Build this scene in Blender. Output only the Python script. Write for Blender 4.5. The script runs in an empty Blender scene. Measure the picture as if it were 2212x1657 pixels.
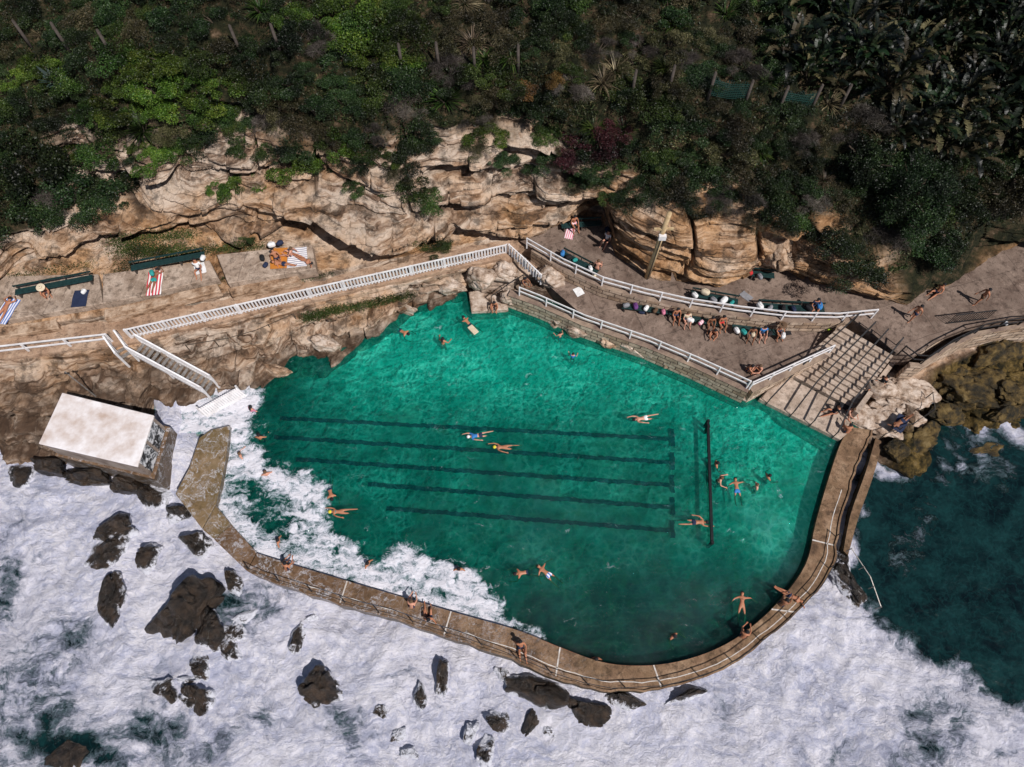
import bpy, math, random, time
import numpy as np
from mathutils import Vector, Matrix
from mathutils.bvhtree import BVHTree
t0=time.time()
random.seed(7); rng=np.random.default_rng(7)
SC=bpy.context.scene; COL=SC.collection
F=1475.; T=math.radians(27); HC=41.; CT,ST=math.cos(T),math.sin(T)
CY=-HC*math.tan(T)
def P(px,py,z=0.):
    dx=px-1106.; dy=-(py-828.5)
    k=(z-HC)/(dy*ST-F*CT)
    return Vector((dx*k, CY+(dy*CT+F*ST)*k, z))
def PN(px,py,z):
    dx=px-1106.; dy=-(py-828.5)
    k=(z-HC)/(dy*ST-F*CT)
    return np.stack([dx*k, CY+(dy*CT+F*ST)*k, z+0*px],-1)
def proj(x,y,z):
    rx=x; ry=y-CY; rz=z-HC
    cy_=ry*CT+rz*ST; cz=-ry*ST+rz*CT
    return 1106+F*rx/(-cz), 828.5-F*cy_/(-cz)
# ---------------- numpy noise
def h3(i,j,k):
    n=(i*374761393+j*668265263+k*1274126177)&0xffffffff
    n=((n^(n>>13))*1103515245)&0xffffffff
    n=((n^(n>>15))*2246822519)&0xffffffff
    return ((n^(n>>16))&0xffffff)/16777215.
def vn(x,y,z):
    xi=np.floor(x).astype(np.int64); yi=np.floor(y).astype(np.int64); zi=np.floor(z).astype(np.int64)
    fx=x-xi; fy=y-yi; fz=z-zi
    fx=fx*fx*(3-2*fx); fy=fy*fy*(3-2*fy); fz=fz*fz*(3-2*fz)
    r=0
    for a in (0,1):
        for b in (0,1):
            for c in (0,1):
                w=(fx if a else 1-fx)*(fy if b else 1-fy)*(fz if c else 1-fz)
                r=r+w*h3(xi+a,yi+b,zi+c)
    return r*2-1
def fbm(x,y,z,o=4):
    r=0;a=.5
    for i in range(o):
        r=r+a*vn(x+i*17.3,y+i*9.1,z+i*4.7); x=x*2.03;y=y*2.03;z=z*2.03;a*=.5
    return r
def ss(a,b,x):
    t=np.clip((x-a)/(b-a),0,1); return t*t*(3-2*t)
def sdist(px,py,poly):
    d=np.full(px.shape,1e9); ins=np.zeros(px.shape,bool); n=len(poly)
    for i in range(n):
        x0,y0=poly[i];x1,y1=poly[(i+1)%n]
        ex,ey=x1-x0,y1-y0
        t=np.clip(((px-x0)*ex+(py-y0)*ey)/(ex*ex+ey*ey+1e-9),0,1)
        d=np.minimum(d,np.hypot(px-x0-t*ex,py-y0-t*ey))
        c=((y0>py)!=(y1>py))&(px<(x1-x0)*(py-y0)/((y1-y0) if y1!=y0 else 1e-9)+x0)
        ins^=c
    return np.where(ins,d,-d)
def np_mesh(name,V,Q,attrs={},mat=None,smooth=False):
    me=bpy.data.meshes.new(name); V=np.asarray(V,np.float32); Q=np.asarray(Q,np.int32); k=Q.shape[1]
    me.vertices.add(len(V)); me.vertices.foreach_set('co',V.ravel())
    me.loops.add(Q.size); me.loops.foreach_set('vertex_index',Q.ravel())
    me.polygons.add(len(Q)); me.polygons.foreach_set('loop_start',np.arange(0,Q.size,k,dtype=np.int32))
    for a,v in attrs.items():
        at=me.attributes.new(a,'FLOAT','POINT'); at.data.foreach_set('value',np.asarray(v,np.float32))
    me.update(calc_edges=True)
    if mat: me.materials.append(mat)
    me.polygons.foreach_set('use_smooth',np.full(len(Q),smooth))
    return me
# ---------------- materials
class G:
    def __init__(s,name,rough=.8,spec=.3):
        s.m=bpy.data.materials.new(name); s.m.use_nodes=True; s.nt=s.m.node_tree
        s.b=s.nt.nodes['Principled BSDF']; s.out=s.nt.nodes['Material Output']
        s.b.inputs['Roughness'].default_value=rough; s.b.inputs['Specular IOR Level'].default_value=spec
        s.geo=s.nt.nodes.new('ShaderNodeNewGeometry'); s.pos=s.geo.outputs['Position']
        s.tc=s.nt.nodes.new('ShaderNodeTexCoord'); s.obj=s.tc.outputs['Object']
    def st(s,sock,v):
        if isinstance(v,bpy.types.NodeSocket): s.nt.links.new(v,sock)
        elif isinstance(v,(tuple,list)) and len(v)==3 and len(sock.default_value)==4: sock.default_value=(*v,1)
        else: sock.default_value=v
    def node(s,t,**p):
        n=s.nt.nodes.new(t)
        for k,v in p.items(): setattr(n,k,v)
        return n
    def noise(s,vec,scale,detail=4,rough=.55,dist=0,col=False):
        n=s.node('ShaderNodeTexNoise'); s.st(n.inputs['Vector'],vec)
        n.inputs['Scale'].default_value=scale
        n.inputs['Detail'].default_value=detail; n.inputs['Roughness'].default_value=rough; n.inputs['Distortion'].default_value=dist
        return n.outputs['Color' if col else 'Fac']
    def vmul(s,v,m):
        n=s.node('ShaderNodeVectorMath',operation='MULTIPLY'); s.st(n.inputs[0],v); n.inputs[1].default_value=m; return n.outputs[0]
    def vadd(s,a,b,sc=1.):
        n=s.node('ShaderNodeVectorMath',operation='MULTIPLY_ADD'); s.st(n.inputs[0],b); n.inputs[1].default_value=(sc,)*3; s.st(n.inputs[2],a); return n.outputs[0]
    def rotm(s,v,ang,sc):
        n=s.node('ShaderNodeMapping'); s.st(n.inputs[0],v); n.inputs['Rotation'].default_value=(0,0,ang); n.inputs['Scale'].default_value=sc; return n.outputs[0]
    def ramp(s,f,stops,interp='LINEAR'):
        n=s.node('ShaderNodeValToRGB'); s.st(n.inputs[0],f); cr=n.color_ramp; cr.interpolation=interp
        while len(cr.elements)<len(stops): cr.elements.new(.5)
        for e,(p,c) in zip(cr.elements,stops):
            e.position=p; e.color=(*c,1) if isinstance(c,tuple) else (c,c,c,1)
        return n.outputs[0]
    def mix(s,f,a,b,bt='MIX'):
        n=s.node('ShaderNodeMixRGB',blend_type=bt); s.st(n.inputs[0],f); s.st(n.inputs[1],a); s.st(n.inputs[2],b); return n.outputs[0]
    def ma(s,op,a,b=0.,c=0.,clamp=False):
        n=s.node('ShaderNodeMath',operation=op,use_clamp=clamp); s.st(n.inputs[0],a); s.st(n.inputs[1],b); s.st(n.inputs[2],c); return n.outputs[0]
    def attr(s,name):
        n=s.node('ShaderNodeAttribute',attribute_name=name); return n.outputs['Fac']
    def sep(s,v):
        n=s.node('ShaderNodeSeparateXYZ'); s.st(n.inputs[0],v); return n.outputs
    def bump(s,h,st=.5,d=.1):
        n=s.node('ShaderNodeBump'); s.st(n.inputs['Height'],h); n.inputs['Strength'].default_value=st; n.inputs['Distance'].default_value=d
        s.nt.links.new(n.outputs[0],s.b.inputs['Normal']); return n.outputs[0]
    def base(s,c): s.st(s.b.inputs['Base Color'],c); return s
    def rnd(s): return s.node('ShaderNodeObjectInfo').outputs['Random']
    def vein(s,vec,scale,w,detail=8,rough=.62):
        r=s.ma('ABSOLUTE',s.ma('SUBTRACT',s.noise(vec,scale,detail,rough,.3),.5)); return s.ramp(r,[(0.,1.),(w*.4,.5),(w,0.)])
def simple(name,c1,c2=None,scale=3,rough=.8,bump=.2,bd=.03,spec=.3,world=False,metal=0):
    g=G(name,rough,spec); c2=c2 or tuple(x*.7 for x in c1); v=g.pos if world else g.obj
    n=g.noise(v,scale,6,.6)
    g.base(g.ramp(n,[(.3,c2),(.65,c1)])); g.b.inputs['Metallic'].default_value=metal
    if bump: g.bump(g.noise(v,scale*6,4),bump,bd)
    return g.m
M={}
g=G('sandstone',.85,.2)
wn=g.noise(g.pos,.35,3,col=True); v=g.vadd(g.pos,wn,1.2); v2=g.vmul(v,(.14,.14,2.8))
n1=g.noise(v2,1.8,10,.68)
c=g.ramp(n1,[(.33,(.04,.026,.019)),(.41,(.19,.12,.08)),(.48,(.42,.305,.225)),(.56,(.63,.51,.41)),(.66,(.50,.375,.275)),(.76,(.21,.13,.085))])
warm=g.ramp(n1,[(.32,(.055,.03,.015)),(.42,(.28,.145,.065)),(.54,(.52,.31,.165)),(.68,(.60,.43,.30))])
big=g.ma('ADD',g.attr('warm'),g.ma('MULTIPLY',g.ma('SUBTRACT',g.noise(g.pos,.3,6,.6),.5),3.4),clamp=True)
c=g.mix(big,c,warm)
st=g.ramp(g.noise(g.vmul(g.pos,(.9,.9,.22)),1.1,8,.7),[(.40,.22),(.5,1.)])
c=g.mix(.8,c,st,'MULTIPLY')
lich=g.ramp(g.noise(g.pos,1.7,9,.72),[(.55,0.),(.61,1.)])
c=g.mix(g.ma('MULTIPLY',lich,.5),c,(.08,.06,.045))
c=g.mix(g.ma('MULTIPLY',g.attr('crev_dirt_shade'),.9),c,(.03,.02,.014))  # recesses darkened in the colour: painted occlusion shade along with crack dirt
wet=g.attr('wet'); wf=g.ma('MULTIPLY',wet,g.ramp(g.noise(g.pos,.8,8,.66),[(.38,.4),(.56,1.)]))
c=g.mix(wf,c,g.mix(g.noise(g.pos,2.,8),(.026,.015,.010),(.12,.072,.045)))
ol=g.attr('olive'); c=g.mix(ol,c,g.ramp(g.noise(g.pos,1.3,9,.7),[(.38,(.008,.008,.004)),(.47,(.045,.032,.010)),(.56,(.13,.085,.025)),(.66,(.23,.165,.08))]))
soil=g.ramp(g.noise(g.pos,1.6,9,.72),[(.38,(.006,.008,.003)),(.50,(.022,.023,.009)),(.60,(.07,.047,.026)),(.72,(.18,.125,.08))])
c=g.mix(g.attr('veg'),c,soil)
g.base(c); hh=g.ma('ADD',g.ma('MULTIPLY',g.noise(g.vmul(v,(.4,.4,6)),2.,9,.7),1.),g.ma('MULTIPLY',g.noise(g.pos,4.,9,.7),.6))
g.bump(hh,1.,.22); M['rock']=g.m
def bouldermat(name,foamy):
    g=G(name,.3,.5); n=g.noise(g.pos,1.6,9,.68)
    c=g.ramp(n,[(.38,(.003,.0028,.0025)),(.5,(.014,.010,.008)),(.62,(.05,.031,.019))])
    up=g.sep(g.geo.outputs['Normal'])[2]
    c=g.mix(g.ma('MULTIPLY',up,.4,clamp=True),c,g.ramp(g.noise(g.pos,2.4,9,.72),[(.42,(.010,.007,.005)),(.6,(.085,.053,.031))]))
    if foamy:
        fz=g.ma('ADD',g.sep(g.pos)[2],g.ma('MULTIPLY',g.noise(g.vadd(g.pos,g.noise(g.pos,1,3,col=True),1.),1.7,10,.75),-2.))
        fm=g.ramp(g.ma('MULTIPLY_ADD',fz,-1.,-1.),[(.64,0.),(.80,1.)])
        c=g.mix(g.ma('MULTIPLY',fm,.9),c,(.76,.77,.85))
    g.base(c); g.bump(g.noise(g.pos,3,9,.72),1.,.25); return g.m
M['boulder']=bouldermat('wet_boulder_stone',True); M['darkrock']=bouldermat('dark_wet_stone',False)
g=G('dry_sandstone_block',.85,.2); n=g.noise(g.vmul(g.pos,(1,1,2.5)),1.2,9,.68)
g.base(g.ramp(n,[(.35,(.07,.045,.03)),(.45,(.29,.18,.11)),(.6,(.54,.40,.29))])); g.bump(g.noise(g.pos,4,8,.7),.9,.15); M['block']=g.m
g=G('pale_weathered_block',.85,.2); n=g.noise(g.vmul(g.pos,(1,1,2.)),1.5,9,.7)
g.base(g.ramp(n,[(.35,(.12,.075,.05)),(.46,(.38,.28,.21)),(.6,(.62,.52,.44))])); g.bump(g.noise(g.pos,4,8,.7),.9,.15); M['pale']=g.m
def concrete(name,ca,cb,cc,joint=None,wetz=False,moss=0,wash=False):
    g=G(name,.8,.25)
    n=g.noise(g.pos,.7,9,.66); c=g.ramp(n,[(.34,cb),(.5,ca),(.66,cc)])
    c=g.mix(g.ramp(g.noise(g.pos,2.6,9,.72),[(.5,0.),(.62,.7)]),c,tuple(x*.45 for x in cb))
    c=g.mix(g.ramp(g.noise(g.vmul(g.pos,(1,1,.3)),1.3,9,.72,1.),[(.56,0.),(.66,.5)]),c,tuple(min(.8,x*1.35) for x in cc))
    c=g.mix(.4,c,g.noise(g.pos,14,3),'OVERLAY')
    h=g.noise(g.pos,9,8,.7)
    if joint:
        b=g.node('ShaderNodeTexBrick',offset=.3); rot=g.node('ShaderNodeMapping'); g.st(rot.inputs[0],g.vadd(g.pos,g.noise(g.pos,.4,4,col=True),.35)); rot.inputs['Rotation'].default_value=(0,0,joint[2])
        g.nt.links.new(rot.outputs[0],b.inputs['Vector']); b.inputs['Scale'].default_value=1; b.inputs['Brick Width'].default_value=joint[0]; b.inputs['Row Height'].default_value=joint[1]
        b.inputs['Mortar Size'].default_value=.022; b.inputs['Color1'].default_value=(1,1,1,1); b.inputs['Color2'].default_value=(.82,.82,.82,1); b.inputs['Mortar'].default_value=(.45,.45,.45,1)
        c=g.mix(.8,c,b.outputs['Color'],'MULTIPLY')
    if moss:
        c=g.mix(g.ramp(g.noise(g.pos,.6,8,.65),[(.45,0.),(.6,moss)]),c,(.10,.075,.02))
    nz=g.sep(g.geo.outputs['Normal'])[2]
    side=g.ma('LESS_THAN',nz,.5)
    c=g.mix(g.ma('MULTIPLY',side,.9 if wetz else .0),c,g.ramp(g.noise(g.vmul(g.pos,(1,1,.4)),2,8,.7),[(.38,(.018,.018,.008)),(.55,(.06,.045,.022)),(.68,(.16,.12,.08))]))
    if wash:
        x=g.sep(g.pos)[0]; mk=g.ma('MULTIPLY_ADD',x,-.055,.33,True); wv=g.vadd(g.pos,g.noise(g.pos,.8,4,col=True),1.6)
        c=g.mix(g.ma('MULTIPLY',mk,.5),c,tuple(q*.55 for q in ca))
        ve=g.ma('MULTIPLY',g.ma('ADD',g.vein(wv,.7,.018,6),g.ma('MULTIPLY',g.vein(wv,1.9,.03,5),.4)),mk,clamp=True)
        c=g.mix(g.ma('MULTIPLY',ve,.6),c,(.62,.64,.7))
        g.st(g.b.inputs['Roughness'],g.ma('MULTIPLY_ADD',mk,-.45,.75))
    g.base(c); g.bump(h,.6,.05); return g.m
M['deck']=concrete('brown_concrete',(.20,.145,.115),(.13,.088,.068),(.27,.20,.16),(3.6,2.9,-.3))
M['path']=concrete('sandy_path_concrete',(.35,.23,.155),(.225,.14,.09),(.45,.325,.235))
M['terrace']=concrete('pale_terrace_concrete',(.38,.29,.225),(.23,.165,.12),(.50,.40,.32),(2.9,30,.1))
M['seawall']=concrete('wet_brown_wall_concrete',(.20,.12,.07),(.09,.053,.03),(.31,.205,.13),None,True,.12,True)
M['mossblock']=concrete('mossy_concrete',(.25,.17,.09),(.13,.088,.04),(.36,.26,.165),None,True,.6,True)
M['stairs']=concrete('tan_stair_concrete',(.42,.33,.265),(.30,.225,.17),(.50,.41,.34))
g=G('stone_retaining_face',.85,.2); b=g.node('ShaderNodeTexBrick'); 
sx=g.sep(g.pos); cmb=g.node('ShaderNodeCombineXYZ'); g.st(cmb.inputs[0],g.ma('ADD',sx[0],g.ma('MULTIPLY',sx[1],-.3))); g.st(cmb.inputs[1],sx[2])
g.nt.links.new(g.vadd(cmb.outputs[0],g.noise(g.pos,1.5,2,col=True),.15),b.inputs['Vector']); b.inputs['Scale'].default_value=1; b.inputs['Brick Width'].default_value=.9; b.inputs['Row Height'].default_value=.38; b.inputs['Mortar Size'].default_value=.03
b.inputs['Color1'].default_value=(.55,.43,.33,1); b.inputs['Color2'].default_value=(.36,.25,.17,1); b.inputs['Mortar'].default_value=(.08,.05,.04,1)
c=g.mix(.8,b.outputs['Color'],g.ramp(g.noise(g.pos,1.8,8,.7),[(.3,.35),(.6,1.3)]),'MULTIPLY')
nz=g.sep(g.geo.outputs['Normal'])[2]; c=g.mix(g.ma('GREATER_THAN',nz,.6),c,g.ramp(g.noise(g.pos,1,8,.6),[(.35,(.16,.11,.09)),(.65,(.36,.27,.2))]))
g.base(c); g.bump(g.noise(g.pos,5,8,.7),.8,.08); M['stoneface']=g.m
M['white']=simple('weathered_white_paint',(.80,.79,.80),(.60,.57,.57),2,.55,.1)
M['roof']=simple('chalky_white_roof',(.80,.77,.78),(.48,.37,.31),.9,.8,.5,.05,world=True)
M['wall']=simple('stained_render',(.34,.28,.24),(.14,.10,.08),1.2,.85,.4,.04,world=True)
M['metal']=simple('dark_weathered_metal',(.05,.05,.055),(.03,.025,.02),6,.5,0,metal=.4)
M['lightmetal']=simple('grey_galvanised_metal',(.38,.37,.36),(.2,.16,.13),6,.5,0,metal=.5)
M['green']=simple('dark_green_bench_paint',(.015,.045,.045),(.008,.024,.024),5,.5,.1)
M['wood']=simple('weathered_timber',(.085,.07,.06),(.035,.027,.022),4,.85,.5,.02)
M['pole']=simple('yellowed_timber_pole',(.55,.42,.25),(.33,.22,.11),3,.8,.4,.02)
M['black']=simple('black_wet_timber',(.012,.014,.016),(.006,.006,.008),4,.5,.2)
M['bark']=simple('grey_bark',(.10,.075,.055),(.04,.03,.02),5,.9,.5)
M['line']=simple('lane_blue_paint',(.0006,.008,.055),(.0004,.005,.035),3,.6,0)
M['wpaint']=simple('worn_white_line',(.66,.63,.60),(.38,.32,.27),4,.7,0)
M['net']=simple('green_mesh_net',(.015,.06,.05),(.01,.04,.03),8,.8,0)
g=G('black_and_white_mural',.6); n=g.noise(g.obj,2.2,5,.6,1.5); g.base(g.ramp(n,[(.42,(.02,.02,.022)),(.5,(.25,.26,.28)),(.56,(.6,.6,.62))],)); M['mural']=g.m
def leafmat(name,dark,light,third=None,rough=.5,val=1.):
    g=G(name,rough,.3); t=g.attr('tone'); r=g.rnd()
    c=g.ramp(t,[(0.,dark),(.7,light),(1.,third or light)])
    hs=g.node('ShaderNodeHueSaturation'); g.st(hs.inputs['Color'],c); hs.inputs['Saturation'].default_value=.97
    pn=g.ramp(g.noise(g.pos,.4,6,.62),[(.38,.22*val),(.62,1.3*val)])
    g.st(hs.inputs['Hue'],g.ma('ADD',g.ma('MULTIPLY',r,.045),.478)); g.st(hs.inputs['Value'],g.ma('MULTIPLY',pn,g.ma('ADD',g.ma('MULTIPLY',r,.6),.60)))
    g.base(hs.outputs[0]); 
    return g.m
M['lf_dark']=leafmat('dark_green_leaves',(.005,.012,.004),(.018,.038,.009),(.045,.072,.020))
M['lf_mid']=leafmat('mid_green_leaves',(.012,.026,.004),(.038,.072,.010),(.09,.125,.025))
M['lf_bright']=leafmat('bright_green_leaves',(.022,.042,.004),(.062,.115,.009),(.125,.165,.020))
M['lf_olive']=leafmat('olive_leaves',(.018,.018,.007),(.062,.058,.021),(.15,.125,.065))
M['lf_grey']=leafmat('grey_dry_twigs',(.035,.028,.024),(.105,.086,.073),(.21,.178,.156))
M['lf_straw']=leafmat('straw_coloured_blades',(.05,.037,.02),(.15,.112,.065),(.27,.21,.13))
M['lf_red']=leafmat('burgundy_leaves',(.016,.004,.006),(.070,.014,.020),(.125,.038,.042))
M['lf_rust']=leafmat('rusty_leaves',(.06,.03,.01),(.17,.08,.02),(.24,.13,.04))
M['lf_big']=leafmat('glossy_broad_leaves',(.002,.005,.002),(.012,.027,.007),(.11,.092,.045),.45,.85)
M['lf_blue']=leafmat('blue_green_agave_leaves',(.03,.06,.05),(.09,.15,.13))
M['lf_gc']=leafmat('ground_cover_leaves',(.006,.011,.004),(.026,.039,.009),(.11,.092,.042))
# pool water
g=G('pool_water'); nt=g.nt
foam=g.attr('foam'); lumw=g.attr('lum')
dv=g.vadd(g.pos,g.noise(g.pos,1.1,4,col=True),1.1)
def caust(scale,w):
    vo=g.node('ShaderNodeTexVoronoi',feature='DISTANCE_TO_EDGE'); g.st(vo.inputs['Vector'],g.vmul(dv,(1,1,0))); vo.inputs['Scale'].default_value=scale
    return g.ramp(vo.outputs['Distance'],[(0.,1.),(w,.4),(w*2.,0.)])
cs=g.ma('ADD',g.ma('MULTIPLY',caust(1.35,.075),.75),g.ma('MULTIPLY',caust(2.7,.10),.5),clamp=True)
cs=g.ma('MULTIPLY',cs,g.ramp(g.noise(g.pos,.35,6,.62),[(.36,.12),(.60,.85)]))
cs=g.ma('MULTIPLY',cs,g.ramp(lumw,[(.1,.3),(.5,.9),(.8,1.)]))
tint=g.mix(cs,g.mix(g.noise(g.pos,.6,7,.68),(.006,.38,.34),(.02,.62,.54)),(.34,.93,.84))  # caustic light net painted into the tint here and the scatter colour below
tr=g.node('ShaderNodeBsdfTransparent'); g.st(tr.inputs[0],tint)
gl=g.node('ShaderNodeBsdfGlossy'); gl.inputs['Roughness'].default_value=.04; gl.inputs[0].default_value=(.9,.95,1,1)
bp=g.node('ShaderNodeBump'); g.st(bp.inputs['Height'],g.ma('ADD',g.noise(g.pos,1.3,3,.5,.5),g.ma('MULTIPLY',g.noise(g.pos,4.5,3,.6),.38))); bp.inputs['Strength'].default_value=1.; bp.inputs['Distance'].default_value=.26
nt.links.new(bp.outputs[0],gl.inputs['Normal'])
fr=g.node('ShaderNodeFresnel'); fr.inputs[0].default_value=1.33; nt.links.new(bp.outputs[0],fr.inputs['Normal'])
sc_=g.node('ShaderNodeBsdfDiffuse')
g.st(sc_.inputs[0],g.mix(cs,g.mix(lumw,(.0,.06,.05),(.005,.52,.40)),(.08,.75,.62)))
m0=g.node('ShaderNodeMixShader'); m0.inputs[0].default_value=.12; nt.links.new(tr.outputs[0],m0.inputs[1]); nt.links.new(sc_.outputs[0],m0.inputs[2])
m1=g.node('ShaderNodeMixShader'); g.st(m1.inputs[0],fr.outputs[0]); nt.links.new(m0.outputs[0],m1.inputs[1]); nt.links.new(gl.outputs[0],m1.inputs[2])
fv=g.vadd(g.pos,g.noise(g.pos,1.1,4,col=True),1.3)
sv=g.rotm(fv,math.radians(40),(.55,1.9,1.))
fn=g.noise(sv,1.1,12,.76); rid=g.ma('ABSOLUTE',g.ma('SUBTRACT',g.noise(fv,1.1,8,.65),.5))
ff=g.ma('ADD',foam,g.ma('ADD',g.ma('MULTIPLY',g.ma('SUBTRACT',fn,.5),2.7),g.ma('SUBTRACT',.16,g.ma('MULTIPLY',rid,2.6))))
fo=g.ramp(ff,[(.40,0.),(.58,.42),(.90,1.)])
df=g.b; g.base(g.ramp(ff,[(.5,(.46,.62,.68)),(.72,(.70,.74,.84)),(.98,(.87,.86,.93))])); df.inputs['Roughness'].default_value=.7
b2=g.node('ShaderNodeBump'); g.st(b2.inputs['Height'],fn); b2.inputs['Distance'].default_value=.3; nt.links.new(b2.outputs[0],df.inputs['Normal'])
m2=g.node('ShaderNodeMixShader'); g.st(m2.inputs[0],fo); nt.links.new(m1.outputs[0],m2.inputs[1]); nt.links.new(df.outputs[0],m2.inputs[2]); nt.links.new(m2.outputs[0],g.out.inputs[0]); M['pool']=g.m
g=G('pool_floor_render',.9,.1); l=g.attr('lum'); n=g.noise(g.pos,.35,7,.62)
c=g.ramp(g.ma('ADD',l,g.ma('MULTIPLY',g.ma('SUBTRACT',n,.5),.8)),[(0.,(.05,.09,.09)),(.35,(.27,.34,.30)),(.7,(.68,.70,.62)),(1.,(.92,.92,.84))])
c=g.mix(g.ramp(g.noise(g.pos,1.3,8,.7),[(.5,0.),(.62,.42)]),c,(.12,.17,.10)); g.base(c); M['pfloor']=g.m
# sea
g=G('sea_water',.15,.5); foam=g.attr('foam')
w1=g.noise(g.pos,.22,5,.6,col=True); pv=g.vadd(g.pos,w1,3.5); pv2=g.vadd(pv,g.noise(g.pos,1.3,4,.6,col=True),.7)
stv=g.rotm(pv,math.radians(-35),(.45,1.5,1.))
fn=g.noise(pv2,.8,15,.76,.4); fn2=g.noise(pv,.26,8,.62,.4); fs=g.noise(stv,1.2,12,.72,.3)
edge=g.ma('MULTIPLY',foam,g.ma('SUBTRACT',1.05,foam)); amp=g.ma('ADD',g.ma('MULTIPLY_ADD',foam,.75,.10),g.ma('MULTIPLY',edge,2.6))
ff=g.ma('ADD',foam,g.ma('MULTIPLY',amp,g.ma('ADD',g.ma('MULTIPLY',g.ma('SUBTRACT',fn,.5),1.15),g.ma('ADD',g.ma('MULTIPLY',g.ma('SUBTRACT',fn2,.5),1.15),g.ma('MULTIPLY',g.ma('SUBTRACT',fs,.5),.9)))))
deep=g.mix(g.ramp(g.noise(g.vadd(g.pos,w1,2.),.5,8,.68),[(.38,0.),(.66,1.)]),(.0008,.005,.006),(.006,.032,.032))
rip=g.vein(g.vadd(g.pos,g.noise(g.pos,1,3,col=True),.8),1.4,.05,4,.5); deep=g.mix(g.ma('MULTIPLY',rip,.2),deep,(.012,.07,.07))
c=g.ramp(ff,[(.30,0.),(.46,.45),(.62,.9),(.8,1.)])
fc=g.ramp(ff,[(.28,(.03,.15,.16)),(.44,(.21,.38,.43)),(.57,(.50,.55,.67)),(.74,(.80,.79,.89)),(1.05,(.90,.88,.95))])
pat=g.ramp(g.noise(pv,.17,5,.6),[(.40,0.),(.60,1.)])
lav=(.44,.47,.64)
fc=g.mix(g.ma('MULTIPLY',g.vein(pv2,.45,.07),g.ma('MULTIPLY_ADD',pat,.5,.22)),fc,lav); fc=g.mix(g.ma('MULTIPLY',g.vein(pv2,1.5,.05,6),g.ma('MULTIPLY_ADD',pat,.45,.08)),fc,lav)
fc=g.mix(g.ma('MULTIPLY',g.ramp(fs,[(.38,1.),(.50,0.)]),.6),fc,(.46,.49,.67))
fc=g.mix(g.ma('MULTIPLY',g.ramp(g.noise(pv2,3.5,10,.8),[(.38,.6),(.50,0.)]),g.ma('MULTIPLY_ADD',pat,.7,.25)),fc,lav)
g.base(g.mix(c,deep,fc)); g.st(g.b.inputs['Roughness'],g.ramp(c,[(0.,.05),(.5,.8)])); g.b.inputs['Specular IOR Level'].default_value=.4
fh=g.ma('MULTIPLY',c,g.ma('ADD',g.ma('MULTIPLY',fn,1.2),g.ma('ADD',g.ma('MULTIPLY',fs,1.),g.ma('MULTIPLY',g.noise(pv2,5,9,.78),.45))))
wh=g.ma('MULTIPLY',g.ma('SUBTRACT',1.,c),g.ma('ADD',g.ma('MULTIPLY',g.noise(g.pos,1.1,2,.5,.5),.26),g.ma('MULTIPLY',g.noise(g.pos,4.,2,.5),.10)))
g.bump(g.ma('ADD',fh,wh),.85,.42); M['sea']=g.m
def stripe(name,ca,cb,freq,ax=0):
    g=G(name,.9,.1); x=g.sep(g.obj)[ax]; f=g.ma('FRACT',g.ma('MULTIPLY',x,freq)); g.base(g.mix(g.ma('GREATER_THAN',f,.5),ca,cb)); g.bump(g.noise(g.obj,30,2),.3,.01); return g.m
M['tw_red']=stripe('red_white_striped_towel',(.8,.78,.76),(.55,.05,.07),5)
M['tw_blue']=stripe('blue_white_striped_towel',(.75,.76,.8),(.12,.2,.5),6)
M['tw_pink']=stripe('pink_white_striped_towel',(.8,.75,.75),(.7,.2,.3),7)
M['tw_grey']=stripe('white_grey_striped_towel',(.8,.78,.78),(.35,.35,.42),6,1)
for n,c in dict(navy=(.02,.03,.07),orange=(.55,.2,.03),wht=(.8,.8,.8),red=(.5,.03,.03),blue=(.04,.2,.5),teal=(.03,.3,.28),yellow=(.7,.6,.05),blk=(.015,.015,.018),pink=(.6,.2,.3),lime=(.4,.6,.05),brown=(.12,.07,.04),cream=(.65,.55,.4),grey=(.25,.25,.27),purple=(.15,.05,.2)).items():
    M[n]=simple(n+'_fabric',c,tuple(x*.75 for x in c),6,.85,.1)
for n,c in dict(sk1=(.58,.29,.20),sk2=(.42,.18,.10),sk3=(.25,.11,.06)).items(): M[n]=simple('skin_'+{'sk1':'fair','sk2':'tan','sk3':'brown'}[n],c,tuple(x*.85 for x in c),5,.5,0)
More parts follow.
